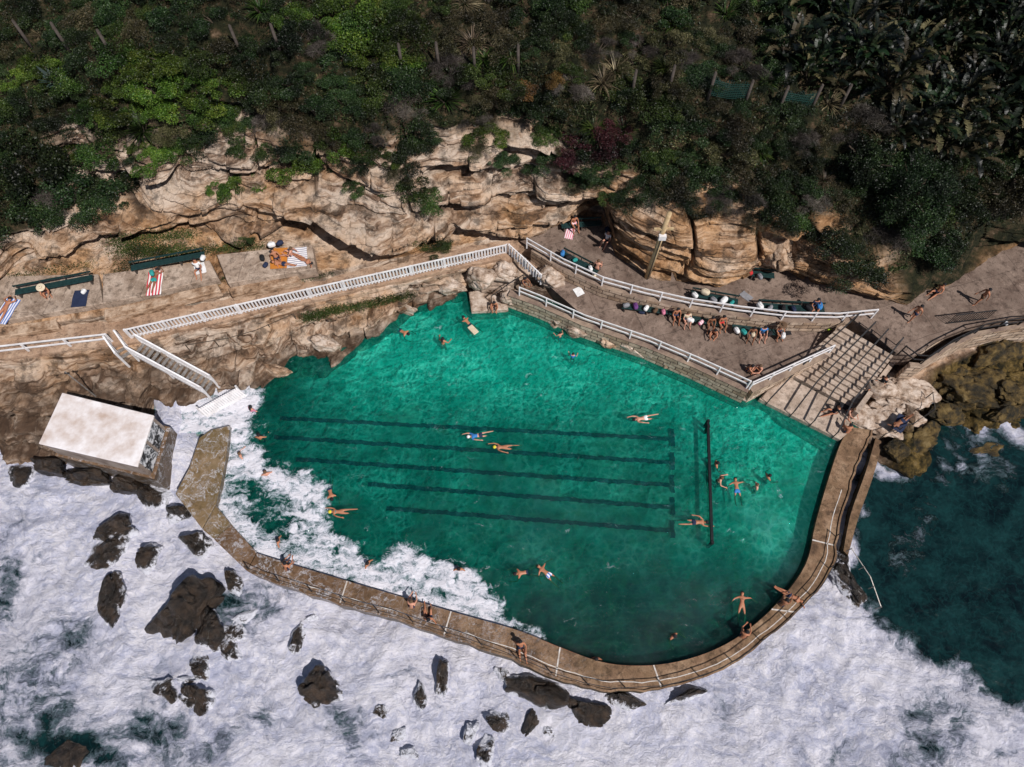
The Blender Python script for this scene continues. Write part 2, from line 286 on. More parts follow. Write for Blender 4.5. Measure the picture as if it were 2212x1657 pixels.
# ---------------- object helpers
def setp(o,label=None,cat=None,group=None,kind=None):
    if label:o['label']=label
    if cat:o['category']=cat
    if group:o['group']=group
    if kind:o['kind']=kind
    return o
ORG={}
def thing(name,label,cat,loc=(0,0,0),rotz=0,group=None):
    o=bpy.data.objects.new(name,None); COL.objects.link(o); o.empty_display_size=.3
    o.location=loc; o.rotation_euler=(0,0,rotz); ORG[o.name]=Vector(loc); return setp(o,label,cat,group)
def link(name,me,parent=None):
    o=bpy.data.objects.new(name,me); COL.objects.link(o)
    if parent: o.parent=parent
    return o
class MB:
    def __init__(s): s.v=[]; s.f=[]
    def add(s,vs,fs):
        n=len(s.v); s.v+= [Vector(v) for v in vs]; s.f+=[tuple(i+n for i in f) for f in fs]
    def bar(s,p0,p1,w,h):
        p0=Vector(p0);p1=Vector(p1); d=(p1-p0).normalized(); u=Vector((0,0,1)) if abs(d.z)<.95 else Vector((0,1,0))
        a=d.cross(u).normalized(); b=a.cross(d); a=a*w/2; b=b*h/2
        s.add([p0-a-b,p0+a-b,p0+a+b,p0-a+b,p1-a-b,p1+a-b,p1+a+b,p1-a+b],[(0,1,2,3),(7,6,5,4),(0,4,5,1),(1,5,6,2),(2,6,7,3),(3,7,4,0)])
    def box(s,c,sz,rz=0):
        c=Vector(c); R=Matrix.Rotation(rz,3,'Z'); x,y,z=[q/2 for q in sz]
        vs=[c+R@Vector((i*x,j*y,k*z)) for k in(-1,1) for i,j in((-1,-1),(1,-1),(1,1),(-1,1))]
        s.add(vs,[(3,2,1,0),(4,5,6,7),(0,1,5,4),(1,2,6,5),(2,3,7,6),(3,0,4,7)])
    def tube(s,pts,r,n=8):
        pts=[Vector(p) for p in pts]; rs=r if isinstance(r,(list,tuple)) else [r]*len(pts); vs=[];fs=[]
        for i,p in enumerate(pts):
            d=(pts[min(i+1,len(pts)-1)]-pts[max(i-1,0)]).normalized(); u=Vector((0,0,1)) if abs(d.z)<.9 else Vector((0,1,0))
            a=d.cross(u).normalized(); b=a.cross(d)
            for k in range(n):
                t=2*math.pi*k/n; vs.append(p+(a*math.cos(t)+b*math.sin(t))*rs[i])
        for i in range(len(pts)-1):
            for k in range(n): fs.append((i*n+k,i*n+(k+1)%n,(i+1)*n+(k+1)%n,(i+1)*n+k))
        fs.append(tuple(range(n-1,-1,-1))); fs.append(tuple((len(pts)-1)*n+k for k in range(n))); s.add(vs,fs)
    def ribbon(s,A,B,th):
        n=len(A); A=[Vector(a) for a in A]; B=[Vector(b) for b in B]; D=Vector((0,0,-th))
        vs=A+B+[a+D for a in A]+[b+D for b in B]; fs=[]
        for i in range(n-1):
            fs+=[(i,i+1,n+i+1,n+i),(2*n+i,3*n+i,3*n+i+1,2*n+i+1),(i,2*n+i,2*n+i+1,i+1),(n+i,n+i+1,3*n+i+1,3*n+i)]
        fs+=[(0,n,3*n,2*n),(n-1,3*n-1,4*n-1,2*n-1)]; s.add(vs,fs)
    def prism(s,pts,th):
        pts=[Vector(p) for p in pts]; n=len(pts); D=Vector((0,0,-th))
        s.add(pts+[p+D for p in pts],[tuple(range(n)),tuple(range(2*n-1,n-1,-1))]+[(i,n+i,n+(i+1)%n,(i+1)%n) for i in range(n)])
    def build(s,name,mat,parent=None,smooth=False,bevel=0):
        me=bpy.data.meshes.new(name); o0=Vector((0,0,0)); q=parent
        while q: o0=o0+ORG.get(q.name,Vector()); q=q.parent
        me.from_pydata([v-o0 for v in s.v],[],s.f); me.materials.append(mat)
        import bmesh
        bm=bmesh.new(); bm.from_mesh(me); bmesh.ops.recalc_face_normals(bm,faces=bm.faces)
        if bevel: bmesh.ops.bevel(bm,geom=bm.edges[:],offset=bevel,segments=1,affect='EDGES')
        bm.to_mesh(me); bm.free()
        if smooth: me.polygons.foreach_set('use_smooth',[True]*len(me.polygons))
        o=link(name,me,parent); ORG[o.name]=Vector(); return o
# ---------------- people meshes
def skin_mesh(name,vs,es,rs,sub=1):
    me=bpy.data.meshes.new(name+'_cage'); me.from_pydata(vs,es,[]); ob=bpy.data.objects.new(name,me); COL.objects.link(ob)
    md=ob.modifiers.new('s','SKIN'); md.use_smooth_shade=True
    sd=ob.modifiers.new('d','SUBSURF'); sd.levels=sub
    for i,r in enumerate(rs):
        d=me.skin_vertices[0].data[i]; d.radius=(r,r) if not isinstance(r,tuple) else r; d.use_root=(i==0)
    bpy.context.view_layer.update(); dg=bpy.context.evaluated_depsgraph_get()
    m2=bpy.data.meshes.new_from_object(ob.evaluated_get(dg)); m2.name=name
    bpy.data.objects.remove(ob); bpy.data.meshes.remove(me)
    m2.materials.clear(); m2.materials.append(M['sk2'])
    m2.polygons.foreach_set('use_smooth',[True]*len(m2.polygons)); return m2
V_=Vector
POSES=dict(
 walk=dict(pz=.87,t=(0,-.06,1),ua=((-.2,-.45,-1),(.2,.5,-1)),fa=((-.1,-.7,-.8),(.1,.1,-1)),th=((-.05,.4,-1),(.05,-.45,-1)),sh=((-.03,.5,-1),(.03,.0,-1)),ft=(0,-1,-.2)),
 sit=dict(pz=.56,t=(0,-.12,1),ua=((-.3,-.4,-1),(.3,-.3,-1)),fa=((.3,-1,-.2),(-.3,-1,-.3)),th=((-.2,-1,0),(.2,-1,-.05)),sh=((0,-.1,-1),(.05,-.2,-1)),ft=(0,-1,-.1)),
 floor=dict(pz=.12,t=(0,.25,1),ua=((-.4,.6,-1),(.3,-.5,-.8)),fa=((-.1,.3,-1),(-.2,-1,.1)),th=((-.15,-1,.55),(.2,-1,.15)),sh=((0,-.7,-.9),(0,-1,-.3)),ft=(0,-1,.2)),
 hug=dict(pz=.12,t=(0,-.3,1),ua=((-.2,-.9,-.4),(.2,-.9,-.4)),fa=((.35,-.8,.0),(-.35,-.8,.0)),th=((-.15,-.8,.75),(.15,-.8,.75)),sh=((0,-.25,-1),(0,-.3,-1)),ft=(0,-1,-.1)),
 supine=dict(pz=.12,t=(0,-1,.05),s=(-1,0,0),ua=((-.5,.8,-.05),(.7,-.6,-.05)),fa=((-.2,1,0),(-.7,-.6,.1)),th=((-.1,1,.25),(.12,1,0)),sh=((0,1,-.25),(.05,1,0)),ft=(0,.5,.8)),
 prone=dict(pz=.12,t=(0,-1,.08),ua=((-.8,-.6,0),(.8,-.6,-.1)),fa=((.7,-.7,0),(-.7,-.7,0)),th=((-.12,1,0),(.14,1,0)),sh=((0,1,0),(.06,1,.1)),ft=(0,1,-.2)),
 crawl=dict(pz=-.03,t=(0,-1,.04),ua=((-.25,-1,.1),(.35,.5,.35)),fa=((.05,-1,-.1),(.2,.9,-.1)),th=((-.06,1,-.03),(.08,1,-.06)),sh=((0,1,.08),(.02,1,-.08)),ft=(0,1,-.1)),
 breast=dict(pz=-.09,t=(0,-1,.22),ua=((-.6,-.5,-.4),(.6,-.5,-.4)),fa=((.1,-1,0),(-.1,-1,0)),th=((-.3,.8,-.12),(.3,.8,-.12)),sh=((-.3,1,-.1),(.3,1,-.1)),ft=(0,1,0)),
 float=dict(pz=-.03,t=(0,-1,.05),s=(-1,0,0),ua=((.9,.5,-.1),(-.9,-.2,-.1)),fa=((.5,.8,0),(-.8,.4,0)),th=((.2,1,-.06),(-.2,1,-.06)),sh=((0,1,-.06),(0,1,-.12)),ft=(0,.8,.4)),
 tread=dict(pz=-.42,t=(0,-.15,1),ua=((-.7,-.3,-.7),(.7,-.3,-.7)),fa=((-.2,-1,.1),(.2,-1,.1)),th=((-.2,-.4,-1),(.2,-.2,-1)),sh=((-.05,.4,-1),(.05,.3,-1)),ft=(0,-.6,-.8)),
 wade=dict(pz=-.14,t=(0,-.1,1),ua=((-.5,-.3,-.9),(.5,-.3,-.9)),fa=((-.2,-1,-.1),(.3,-1,.1)),th=((-.1,-.1,-1),(.1,-.05,-1)),sh=((0,.1,-1),(0,.1,-1)),ft=(0,-.8,-.4)),
)
PM={}
def make_pose(k):
    p=POSES[k]; t=V_(p['t']).normalized(); s=V_(p.get('s',(1,0,0))); f=s.cross(t).normalized()
    pel=V_((0,0,p['pz'])); vs=[];rs=[];es=[]
    def a(v,r,par=None):
        vs.append(tuple(v)); rs.append(r); i=len(vs)-1
        if par is not None: es.append((par,i))
        return i
    i0=a(pel,.13); i1=a(pel+t*.17,.112,i0); i2=a(pel+t*.34,.135,i1); i3=a(pel+t*.44,.11,i2); i4=a(pel+t*.53,.055,i3)
    hd=t if k not in('crawl','prone','breast') else (t+V_((0,0,.25))).normalized()
    hc=V_(vs[i4])+hd*.12; i5=a(hc,.088,i4); i6=a(hc+hd*.09,.068,i5)
    a(hc+f*.10-hd*.01,.016,i5); a(hc+s*.088,.018,i5); a(hc-s*.088,.018,i5)
    hl=[]
    for sd in (0,1):
        sg=-1 if sd==0 else 1
        sp=V_(vs[i3])+s*sg*.185; j=a(sp,.058,i3); u=V_(p['ua'][sd]).normalized(); w=V_(p['fa'][sd]).normalized()
        e=sp+u*.29; je=a(e,.042,j); wr=e+w*.25; jw=a(wr,.028,je); pm=wr+w*.075; jp=a(pm,.034,jw)
        q=w.cross(V_((0,0,1))); q=q.normalized() if q.length>.1 else V_((1,0,0))
        for n_,(o_,L_) in enumerate(((-.03,.07),(-.011,.085),(.009,.08),(.028,.062))):
            m_=pm+w*.05+q*o_; jm=a(m_,.010,jp); a(m_+w*L_*.8+V_((0,0,-.012)),.008,jm)
        jt=a(pm+q*-.045+w*.01,.010,jp); a(pm+q*-.06+w*.045,.009,jt)
        hp=pel-t*.04+s*sg*.09; jh=a(hp,.095,i0); th=V_(p['th'][sd]).normalized(); sh=V_(p['sh'][sd]).normalized()
        kn=hp+th*.43; jk=a(kn,.058,jh); cf=kn+sh*.14; jc=a(cf,.058,jk); an=kn+sh*.40; ja=a(an,.036,jc)
        ft=V_(p['ft']).normalized(); a(an+ft*.17+V_((0,0,-.02)),.03,ja)
        hl.append((hp,kn))
    body=skin_mesh('body_'+k,vs,es,rs)
    vs=[];rs=[];es=[]
    i0=a(pel+t*.04,.142); a(pel+t*.1,.135,i0)
    for hp,kn in hl:
        j=a(hp.lerp(kn,.12),.108,i0); a(hp.lerp(kn,.52),.095,j)
    sh=skin_mesh('shorts_'+k,vs,es,rs)
    vs=[];rs=[];es=[]
    i0=a(pel+t*.01,.143); a(pel+t*.06,.135,i0)
    for hp,kn in hl: a(hp.lerp(kn,.14),.108,i0)
    bf=skin_mesh('briefs_'+k,vs,es,rs)
    vs=[];rs=[];es=[]
    i0=a(pel+t*.29,.137); a(pel+t*.40,.138,i0); tp=skin_mesh('top_'+k,vs,es,rs)
    vs=[];rs=[];es=[]
    i0=a(pel+t*.05,.138); i1=a(pel+t*.34,.15,i0); i2=a(pel+t*.45,.125,i1)
    for sg,u in ((-1,p['ua'][0]),(1,p['ua'][1])):
        sp=pel+t*.44+s*sg*.185; j=a(sp,.072,i2); a(sp+V_(u).normalized()*.16,.06,j)
    shirt=skin_mesh('shirt_'+k,vs,es,rs)
    def cap(r,cut,tail=0):
        mb=MB(); nu,nv=14,8; up=(hd*.75-f*.55).normalized(); ax=s; az=up.cross(ax).normalized(); vv=[];ff=[]
        for i in range(nv+1):
            th=cut*i/nv
            for j in range(nu):
                ph=2*math.pi*j/nu; rr=r*(1+.05*math.sin(5*ph+i))
                dr=up*math.cos(th)+(ax*math.sin(ph)+az*math.cos(ph))*math.sin(th)
                vv.append(hc+hd*.035+dr*rr)
        for i in range(nv):
            for j in range(nu): ff.append((i*nu+j,i*nu+(j+1)%nu,(i+1)*nu+(j+1)%nu,(i+1)*nu+j))
        if tail:
            mb.tube([hc-f*.07,hc-f*.11-hd*.12,hc-f*.12-hd*.28],[.07,.06,.02],8)
        mb.add(vv,ff); me=bpy.data.meshes.new('hair_'+k); me.from_pydata([tuple(v) for v in mb.v],[],mb.f); me.materials.append(M['blk'])
        me.polygons.foreach_set('use_smooth',[True]*len(me.polygons)); return me
    PM[k]=dict(body=body,shorts=sh,briefs=bf,top=tp,shirt=shirt,hair=cap(.112,1.75),longhair=cap(.115,1.85,1))
    mh=bpy.data.meshes.new('hat_'+k); mb=MB(); c0=hc+hd*.07
    for (r0,r1,h0,h1) in ((.26,.11,0,.02),(.11,.105,.02,.10),(.105,.02,.10,.125)):
        vv=[];q=s.cross(hd)
        for (r,h) in ((r0,h0),(r1,h1)):
            for j in range(16):
                ph=2*math.pi*j/16; vv.append(c0+hd*h+(s*math.cos(ph)+q*math.sin(ph))*r)
        mb.add(vv,[(j,(j+1)%16,16+(j+1)%16,16+j) for j in range(16)])
    mh.from_pydata([tuple(v) for v in mb.v],[],mb.f); mh.materials.append(M['cream']); PM[k]['hat']=mh
def person(px,py,z,pose,rot,skin,label,hair='hair',hc='blk',suit='shorts',sc='navy',top=None,tc='blk',hat=None,scale=1.,group=None,dz=0):
    p=P(px,py,z); r=thing('person',label,'person',(p.x,p.y,z+dz),math.radians(rot),group); r.scale=(scale*1.04,)*3
    def pt(nm,me,mt):
        o=link(nm,me,r); o.material_slots[0].link='OBJECT'; o.material_slots[0].material=M[mt]
    pt('body',PM[pose]['body'],skin)
    if hat: pt('sun_hat',PM[pose]['hat'],hat)
    pt('swim_cap' if hc in('yellow','wht') else 'hair',PM[pose][hair],hc)
    if suit: pt({'shorts':'swim_shorts','briefs':'swim_briefs'}[suit],PM[pose][suit],sc)
    if top: pt({'top':'bikini_top','shirt':'shirt'}[top],PM[pose][top],tc)
    return r
for k in POSES: make_pose(k)
# ---------------- terrain
U=np.concatenate([np.linspace(-1500,-170,50,endpoint=False),np.linspace(-170,2380,1300),np.linspace(2390,3700,50)])
R={}
def row(L): return np.array(L,float)
R['B']=row([(-1500,1000,-1.3),(0,995,-1.1),(150,1012,-1.1),(240,1020,-1.1),(300,1000,-1.0),(318,930,-.8),(330,885,-.3),(450,868,0),(550,846,0),(575,834,0),(640,813,0),(690,795,0),(740,770,0),(800,726,0),(850,686,0),(900,660,0),(965,638,0),(1050,636,0),(1160,640,0),(1330,710,0),(1510,785,0),(1640,830,0),(1700,800,0),(1850,900,0),(1900,1000,-.9),(1990,1015,-1.1),(2060,935,-1.1),(2212,915,-1.1),(3700,915,-1.1)])
R['C']=row([(-1500,790,3.3),(0,783,3.3),(240,755,3.1),(285,748,3.05),(450,708,2.9),(600,674,2.8),(750,640,2.65),(900,607,2.55),(1000,585,2.45),(1085,566,2.2),(1120,590,1.4),(1165,605,1.1),(1330,680,1.1),(1510,760,1.1),(1640,790,.8),(1720,770,.1),(1850,850,-.2),(1950,865,.3),(2000,805,.5),(2100,760,.5),(2212,735,.5),(3700,735,.5)])
R['D']=row([(-1500,735,3.35),(0,722,3.35),(240,690,3.2),(450,650,3.05),(600,620,2.85),(750,590,2.7),(900,556,2.55),(1000,536,2.45),(1100,512,2.3),(1130,530,1.1),(1215,588,1.1),(1300,628,1.1),(1480,672,1.1),(1700,705,1.0),(1850,720,.6),(1930,775,.5),(1990,785,.5),(2060,735,.5),(2212,695,.5),(3700,695,.5)])
R['E']=row([(-1500,722,3.8),(0,710,3.8),(240,680,3.65),(450,640,3.5),(600,610,3.3),(750,578,3.0),(900,548,2.75),(1000,528,2.55),(1100,505,2.35),(1130,510,2.2),(1215,567,2.2),(1300,607,2.2),(1480,650,2.2),(1700,685,2.2),(1850,685,2.2),(1930,740,2.2),(1990,760,2.2),(2060,712,2.2),(2212,675,2.2),(3700,675,2.2)])
R['F']=row([(-1500,600,4.3),(0,585,4.2),(100,560,4.3),(240,515,4.3),(430,482,4.1),(600,470,3.9),(780,500,3.6),(900,518,3.2),(1000,512,2.8),(1100,495,2.5),(1200,478,2.3),(1300,478,2.3),(1330,560,2.3),(1400,588,2.3),(1500,600,2.3),(1700,605,2.3),(1850,645,2.3),(1950,648,2.3),(2000,622,2.3),(2100,565,2.3),(2212,520,2.3),(3700,430,2.3)])
R['H']=row([(-1500,430,7),(0,460,7.0),(80,385,7.8),(150,300,8.9),(280,330,8.6),(420,300,9.2),(530,262,9.5),(620,315,8.9),(720,345,8.4),(850,318,8.7),(930,275,9.1),(1002,272,9.2),(1040,310,8.7),(1080,262,9.2),(1160,255,9.3),(1240,362,8.1),(1350,400,7.8),(1450,440,7.1),(1600,455,7.),(1700,470,6.9),(1800,500,6.7),(1900,570,5.4),(2000,560,4.8),(2100,510,4.8),(2212,460,5),(3700,400,5)])
R['I']=row([(-1500,110,13),(0,100,12.5),(1000,135,12.5),(1500,200,11.5),(1800,235,11),(2212,200,10.5),(3700,200,10.5)])
def W(k): 
    r=R[k]; y=np.interp(U,r[:,0],r[:,1]); z=np.interp(U,r[:,0],r[:,2]); return PN(U,y,z)
wB,wC,wD,wE,wF,wH,wI=[W(k) for k in 'BCDEFHI']
wA=wB+np.array([0,-.35,-2.6])
cav=np.interp(U,[-200,200,380,450,780,850,1000,1150,1200,1310,1335,1500,1900,2000],[.3,.6,1.8,2.6,2.5,2.2,1.8,1.7,2.3,2.3,.6,.5,.8,.1])
wF2=wF+np.stack([0*U,-.7*cav,.5+.65*cav],-1)
wG=wF2*.45+wH*.55; wG[:,1]+=np.interp(U,[0,300,500,1150,1300,2000],[0,.9,1.,.4,-.6,-.2])
wJ=PN(U,-60+0*U,np.interp(U,[0,1000,2212],[14.5,14.5,13])); wK=PN(U,-450+0*U,17+0*U); wL=PN(U,-1000+0*U,19.+0*U)
rows=[wA,wB,wC,wD,wE,wF,wF2,wG,wH,wI,wJ,wK,wL]; subs=[14,90,10,4,40,24,100,100,60,18,24,10]
parts=[];vv=[]
for i in range(12):
    for k in range(subs[i]):
        t=k/subs[i]; parts.append(rows[i]*(1-t)+rows[i+1]*t); vv.append(i+t)
parts.append(rows[12]); vv.append(12.); 
TV=np.stack(parts); vv=np.array(vv)[:,None]+0*TV[...,0]; UU=U[None,:]+0*vv
X,Y,Z=TV[...,0].copy(),TV[...,1].copy(),TV[...,2].copy()
right=ss(1090,1150,UU)
env=ss(4.95,5.3,vv)*(1-ss(7.9,8.6,vv))
lf=fbm(X*.16,Z*.10,Y*.1,3)
cl=env*lf*3.2
def strata(zz,x,thick,seed,sharp=.85,fx=.32):
    q=zz/thick; i=np.floor(q); f=q-i
    a=vn(x*fx+seed,i*7.31,i*0+seed); b=vn(x*fx+seed,(i+1)*7.31,i*0+seed)
    s_=ss(sharp,1.,f); return a*(1-s_)+b*s_
def blocks(zz,x,thick,w,seed):
    q=zz/thick; i=np.floor(q).astype(np.int64); f=q-i; hh=h3(i,i*0+seed,i*0); xx=x/(w*(.6+.8*hh))+hh*9; j=np.floor(xx).astype(np.int64); fx=xx-j
    v=h3(i,j,i*0+seed)*2-1; e=np.minimum(np.minimum(fx,1-fx)*w,np.minimum(f,1-f)*thick); return v,e
zz=Z+.4*fbm(X*.10,Y*.10,Z*0,3)+.04*X
xw=X+.5*fbm(X*.5,Y*.3,Z*.6,3)
smr=1-.55*ss(1300,1360,UU)   # smoother boulders right of the cave
s1=strata(zz,X,1.0,3.,.90,.22); s2=strata(zz+.05*fbm(X*.4,Z*.4,Y*.4,2),X,.34,9.,.84,.34); s3=strata(zz,X,.15,15.,.7,.5)
bm1,e1=blocks(zz,xw,1.0,3.6,3); bm2,e2b=blocks(zz,xw,.34,1.8,5)
fine=fbm(X*.9,Y*.9,Z*1.4,5)
loc=(s1*1.75+s2*.7+s3*.2)*smr+(bm1*.32+bm2*.13)*smr+.26*fine-.3*(1-ss(0,.09,e1))*smr-.10*(1-ss(0,.06,e2b))*smr
cf=np.abs(vn(X*.22+5+.3*vn(X*.5,Z*.5,Y*0),Y*0,Z*.08)); loc=loc-1.1*(1-ss(0,.07,cf))
cl=cl+env*loc
Y=Y-cl; X=X+env*.2*vn(X*.4,Z*.6,Y*0+3); Z=Z+env*.14*fbm(X*.4,Y*.4,Z*0+4,3)
e2=ss(.2,.9,vv)*(1-ss(1.75,2.,vv))*(1-ss(1060,1120,UU)*(1-ss(1900,1960,UU)))
rk=fbm(X*.35,Y*.35,Z*.5,6); bq=Z+.35*fbm(X*.2,Y*.2,Z*0,2)
st=strata(bq,X,.5,5.); bb1,ee1=blocks(bq,X+.5*fbm(X*.6,Y*.6,Z*0,3),.5,1.8,8)
sh_loc=rk*1.1+st*.7+bb1*.3-.3*(1-ss(0,.12,ee1))+.3*fbm(X*1.3,Y*1.3,Z*1.3,4)
Y=Y-e2*sh_loc; Z=Z+e2*(rk*.7+.2*bb1+.28*fbm(X*1.1,Y*1.1,Z*0,4))
e3=ss(1900,1960,UU)*ss(.5,1.,vv)*(1-ss(1.8,2.,vv)); rn=vn(X*.35,Y*.35,Z*0); Z=Z+e3*(.5*rn+.15+.4*(1-np.abs(vn(X*.6,Y*.6,Z*0+2)))*.8-.3)
e4=ss(4.,4.25,vv)*(1-ss(5.,5.1,vv))*(1-right); terr=(1-ss(640,720,UU)); amp=.3*(1-terr)+.3*ss(4.55,4.8,vv)*terr
Z=Z+e4*amp*(fbm(X*.4,Y*.4,Z*0,4)*1.3+.3+.5*strata(Y*.7+.5*fbm(X*.3,Y*.3,Z*0,3),X,.5,2.))
e5=ss(8.2,8.8,vv); Z=Z+e5*(fbm(X*.3,Y*.3,Z*0,4)*1.8)
pxv,pyv=proj(X,Y,Z)
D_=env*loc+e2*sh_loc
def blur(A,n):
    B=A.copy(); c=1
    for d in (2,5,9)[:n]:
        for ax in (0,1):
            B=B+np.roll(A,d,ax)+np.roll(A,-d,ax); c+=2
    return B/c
crev_dirt_shade=np.clip((blur(D_,3)-D_)*1.9-.10,0,1)
warm=.05+.75*ss(1250,1350,UU)*ss(4.9,5.1,vv)+.7*ss(3.9,4.1,vv)*(1-ss(5.,5.2,vv))+.25*ss(1,2,vv)*(1-ss(2,2.1,vv))+.45*ss(5,5.5,vv)*(1-ss(6,6.6,vv))
wet=(1-ss(.3,1.3,Z+.5*fbm(X*.5,Y*.5,Z,3)))*(1-ss(2.,2.2,vv))*ss(-.7,-.15,Z+1.2*(1-ss(330,360,UU))+1.2*ss(1860,1900,UU))
wet=np.maximum(wet,(1-ss(260,620,UU))*ss(.3,1.,vv)*(1-ss(1.6,2,vv))*.9)
olive=ss(1890,1940,UU)*(1-ss(1.9,2.05,vv))*ss(-14,30,-sdist(pxv,pyv,[(1840,760),(2000,760),(2010,860),(1990,905),(1890,950),(1830,930)]))
veg=ss(7.85,8.25,vv+.5*fbm(X*.5,Y*.5,Z,3))*1.
veg=np.maximum(veg,ss(1880,1960,UU)*ss(5.1,5.6,vv))
veg=np.maximum(veg,(1-ss(60,160,UU))*ss(6.4,6.9,vv))
nr,nc=X.shape; idx=np.arange(nr*nc).reshape(nr,nc)
Q=np.stack([idx[:-1,:-1],idx[:-1,1:],idx[1:,1:],idx[1:,:-1]],-1).reshape(-1,4)
TVf=np.stack([X,Y,Z],-1).reshape(-1,3)
me=np_mesh('terrain',TVf,Q,dict(warm=warm.ravel(),wet=wet.ravel(),olive=olive.ravel(),veg=veg.ravel(),crev_dirt_shade=crev_dirt_shade.ravel()),M['rock'],True)
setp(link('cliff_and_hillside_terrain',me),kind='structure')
BV=BVHTree.FromPolygons(TVf.tolist(),Q.tolist())
def hit(px,py):
    d=(P(px,py,0)-V_((0,CY,HC))).normalized(); h=BV.ray_cast(V_((0,CY,HC)),d)
    return h[0] if h[0] else P(px,py,0)
print('terrain',time.time()-t0)
# ---------------- flat slabs
def pts(L,z): return [P(a,b,z) for a,b in L]
mb=MB(); A=[];B=[]
for x in list(range(-1400,1090,20))+[1095]:
    rc=R['C'];rd_=R['D']; wb=3*math.sin(x*.03)+2.5*math.sin(x*.11); A.append(P(x,np.interp(x,rc[:,0],rc[:,1])-8+wb*.5,np.interp(x,rc[:,0],rc[:,2])+.25)); B.append(P(x,np.interp(x,rd_[:,0],rd_[:,1])+2+wb,np.interp(x,rd_[:,0],rd_[:,2])+.22))
A.append(P(1135,530,2.42)); B.append(P(1150,500,2.42)); mb.ribbon(A,B,.5)
setp(mb.build('cliff_foot_path',M['path']),kind='structure')
mb=MB(); up_=[(1100,512),(1135,530),(1215,575),(1300,613),(1390,638),(1480,658),(1590,675),(1700,688),(1800,690),(1840,688),(1885,720),(1935,762),(1975,768),(2010,745),(2050,722),(2130,695),(2212,682),(2600,665),(3200,600),(3200,400),(2212,470),(2050,540),(1990,590),(1900,600),(1700,560),(1500,540),(1340,520),(1300,440),(1180,440),(1100,480)]
mb.prism(pts(up_,2.42),1.4); setp(mb.build('upper_deck',M['deck']),kind='structure')
mb=MB(); lo=[(1168,602),(1260,690-8),(1400,738),(1500,778),(1615,832),(1690,795),(1795,752),(1812,722),(1700,714),(1590,700),(1480,684),(1390,664),(1300,640),(1215,600),(1190,585)]
mb.prism(pts(lo,1.4),1.0); setp(mb.build('lower_deck',M['deck']),kind='structure')
def wallthing(label,L,z,w,h,mat='stoneface',name='retaining_wall',dz=0):
    p=[P(a,b,z) for a,b in L]; r=thing(name,label,'wall',p[0]); mb=MB(); A=[];B=[]
    for i,q in enumerate(p):
        d=(p[min(i+1,len(p)-1)]-p[max(0,i-1)]); d.z=0; d.normalize(); n=V_((-d.y,d.x,0)); A.append(q-n*w/2); B.append(q+n*w/2)
    mb.ribbon(A,B,h); mb.build('wall_face',M[mat],r); return r
wallthing('low sandstone wall under the white rail between the upper and lower decks',[(1150,538),(1215,578),(1300,617),(1390,642),(1480,662),(1590,679),(1700,692),(1800,694),(1835,690)],2.5,.35,1.5)
wallthing('rough stone wall holding the lower deck above the pool water',[(1100,632),(1165,655),(1260,697),(1400,745),(1500,787),(1618,842)],1.5,.5,3.2)
wallthing('short stone wall beneath the white rail beside the wide stairs',[(1622,842),(1700,805),(1795,760)],1.5,.45,2.6)
wallthing('curved pale sandstone seawall beneath the dark railing by the olive rocks',[(1965,786),(1990,788),(2040,754),(2110,720),(2212,702),(2600,692),(3200,642)],2.46,.28,2.8,'stoneface')
for lab,L,z,m in (('weathered grey concrete terrace slab with the blue striped towel',[(-60,598),(212,592),(222,655),(-60,705)],4.25,'terrace'),('smooth pale concrete terrace slab with the red striped towel',[(222,592),(452,562),(470,598),(300,640),(222,655)],4.32,'terrace'),('rough concrete terrace slab carrying the picnic towels',[(468,550),(674,528),(682,580),(492,612)],4.2,'terrace')):
    r=thing('terrace_slab',lab,'terrace',P(*L[0],z)); mb=MB(); mb.prism(pts(L,z),.9); mb.build('slab',M[m],r,bevel=.03)
for lab,L,z in (('low stone step under the pale terrace slab',[(225,668),(468,612),(476,628),(225,690)],3.95),('broken stone step near the picnic slab',[(492,622),(640,592),(650,606),(500,640)],3.75),('cracked stone step under the leftmost slab',[(-40,712),(120,690),(126,708),(-40,735)],3.9)):
    r=thing('stone_step',lab,'step',P(*L[0],z)); mb=MB(); mb.prism(pts(L,z),.6); mb.build('block',M['block'],r,bevel=.04)
# sea wall
WI=[(555,1195),(640,1222),(750,1255),(870,1290),(1000,1328),(1120,1362),(1210,1398),(1300,1430),(1380,1438),(1460,1430),(1540,1405),(1610,1365),(1680,1302),(1740,1220),(1762,1130),(1788,1040),(1815,960),(1838,922)]
WO=[(534,1234),(624,1270),(734,1304),(854,1338),(984,1382),(1104,1424),(1200,1464),(1300,1490),(1390,1492),(1488,1474),(1576,1436),(1655,1378),(1734,1308),(1794,1234),(1812,1140),(1840,1040),(1866,970),(1886,930)]
def dens(L,n=5):
    P4=np.array(L,float); out=[]
    for i in range(len(P4)-1):
        p0=P4[max(i-1,0)];p1=P4[i];p2=P4[i+1];p3=P4[min(i+2,len(P4)-1)]
        for k in range(n):
            t=k/n; out.append(tuple(.5*((2*p1)+(-p0+p2)*t+(2*p0-5*p1+4*p2-p3)*t*t+(-p0+3*p1-3*p2+p3)*t**3)))
    out.append(tuple(P4[-1])); return out
WId=dens(WI);WOd=dens(WO)
WZ=.32
sw=thing('sea_wall','curved brown concrete sea wall walkway wrapping the ocean side of the pool','wall',P(1000,1360,WZ))
mb=MB(); a=[P(*q,WZ) for q in WId]; b=[P(*q,WZ) for q in WOd]
rr_=random.Random(3)
b=[q+(q-p).normalized()*rr_.uniform(-.07,.07) for p,q in zip(a,b)]
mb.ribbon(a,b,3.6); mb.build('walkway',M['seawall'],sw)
mb=MB(); mo=[x.lerp(y,1.02) for x,y in zip(a,b)]; m2=[x.lerp(y,.94) for x,y in zip(a,b)]
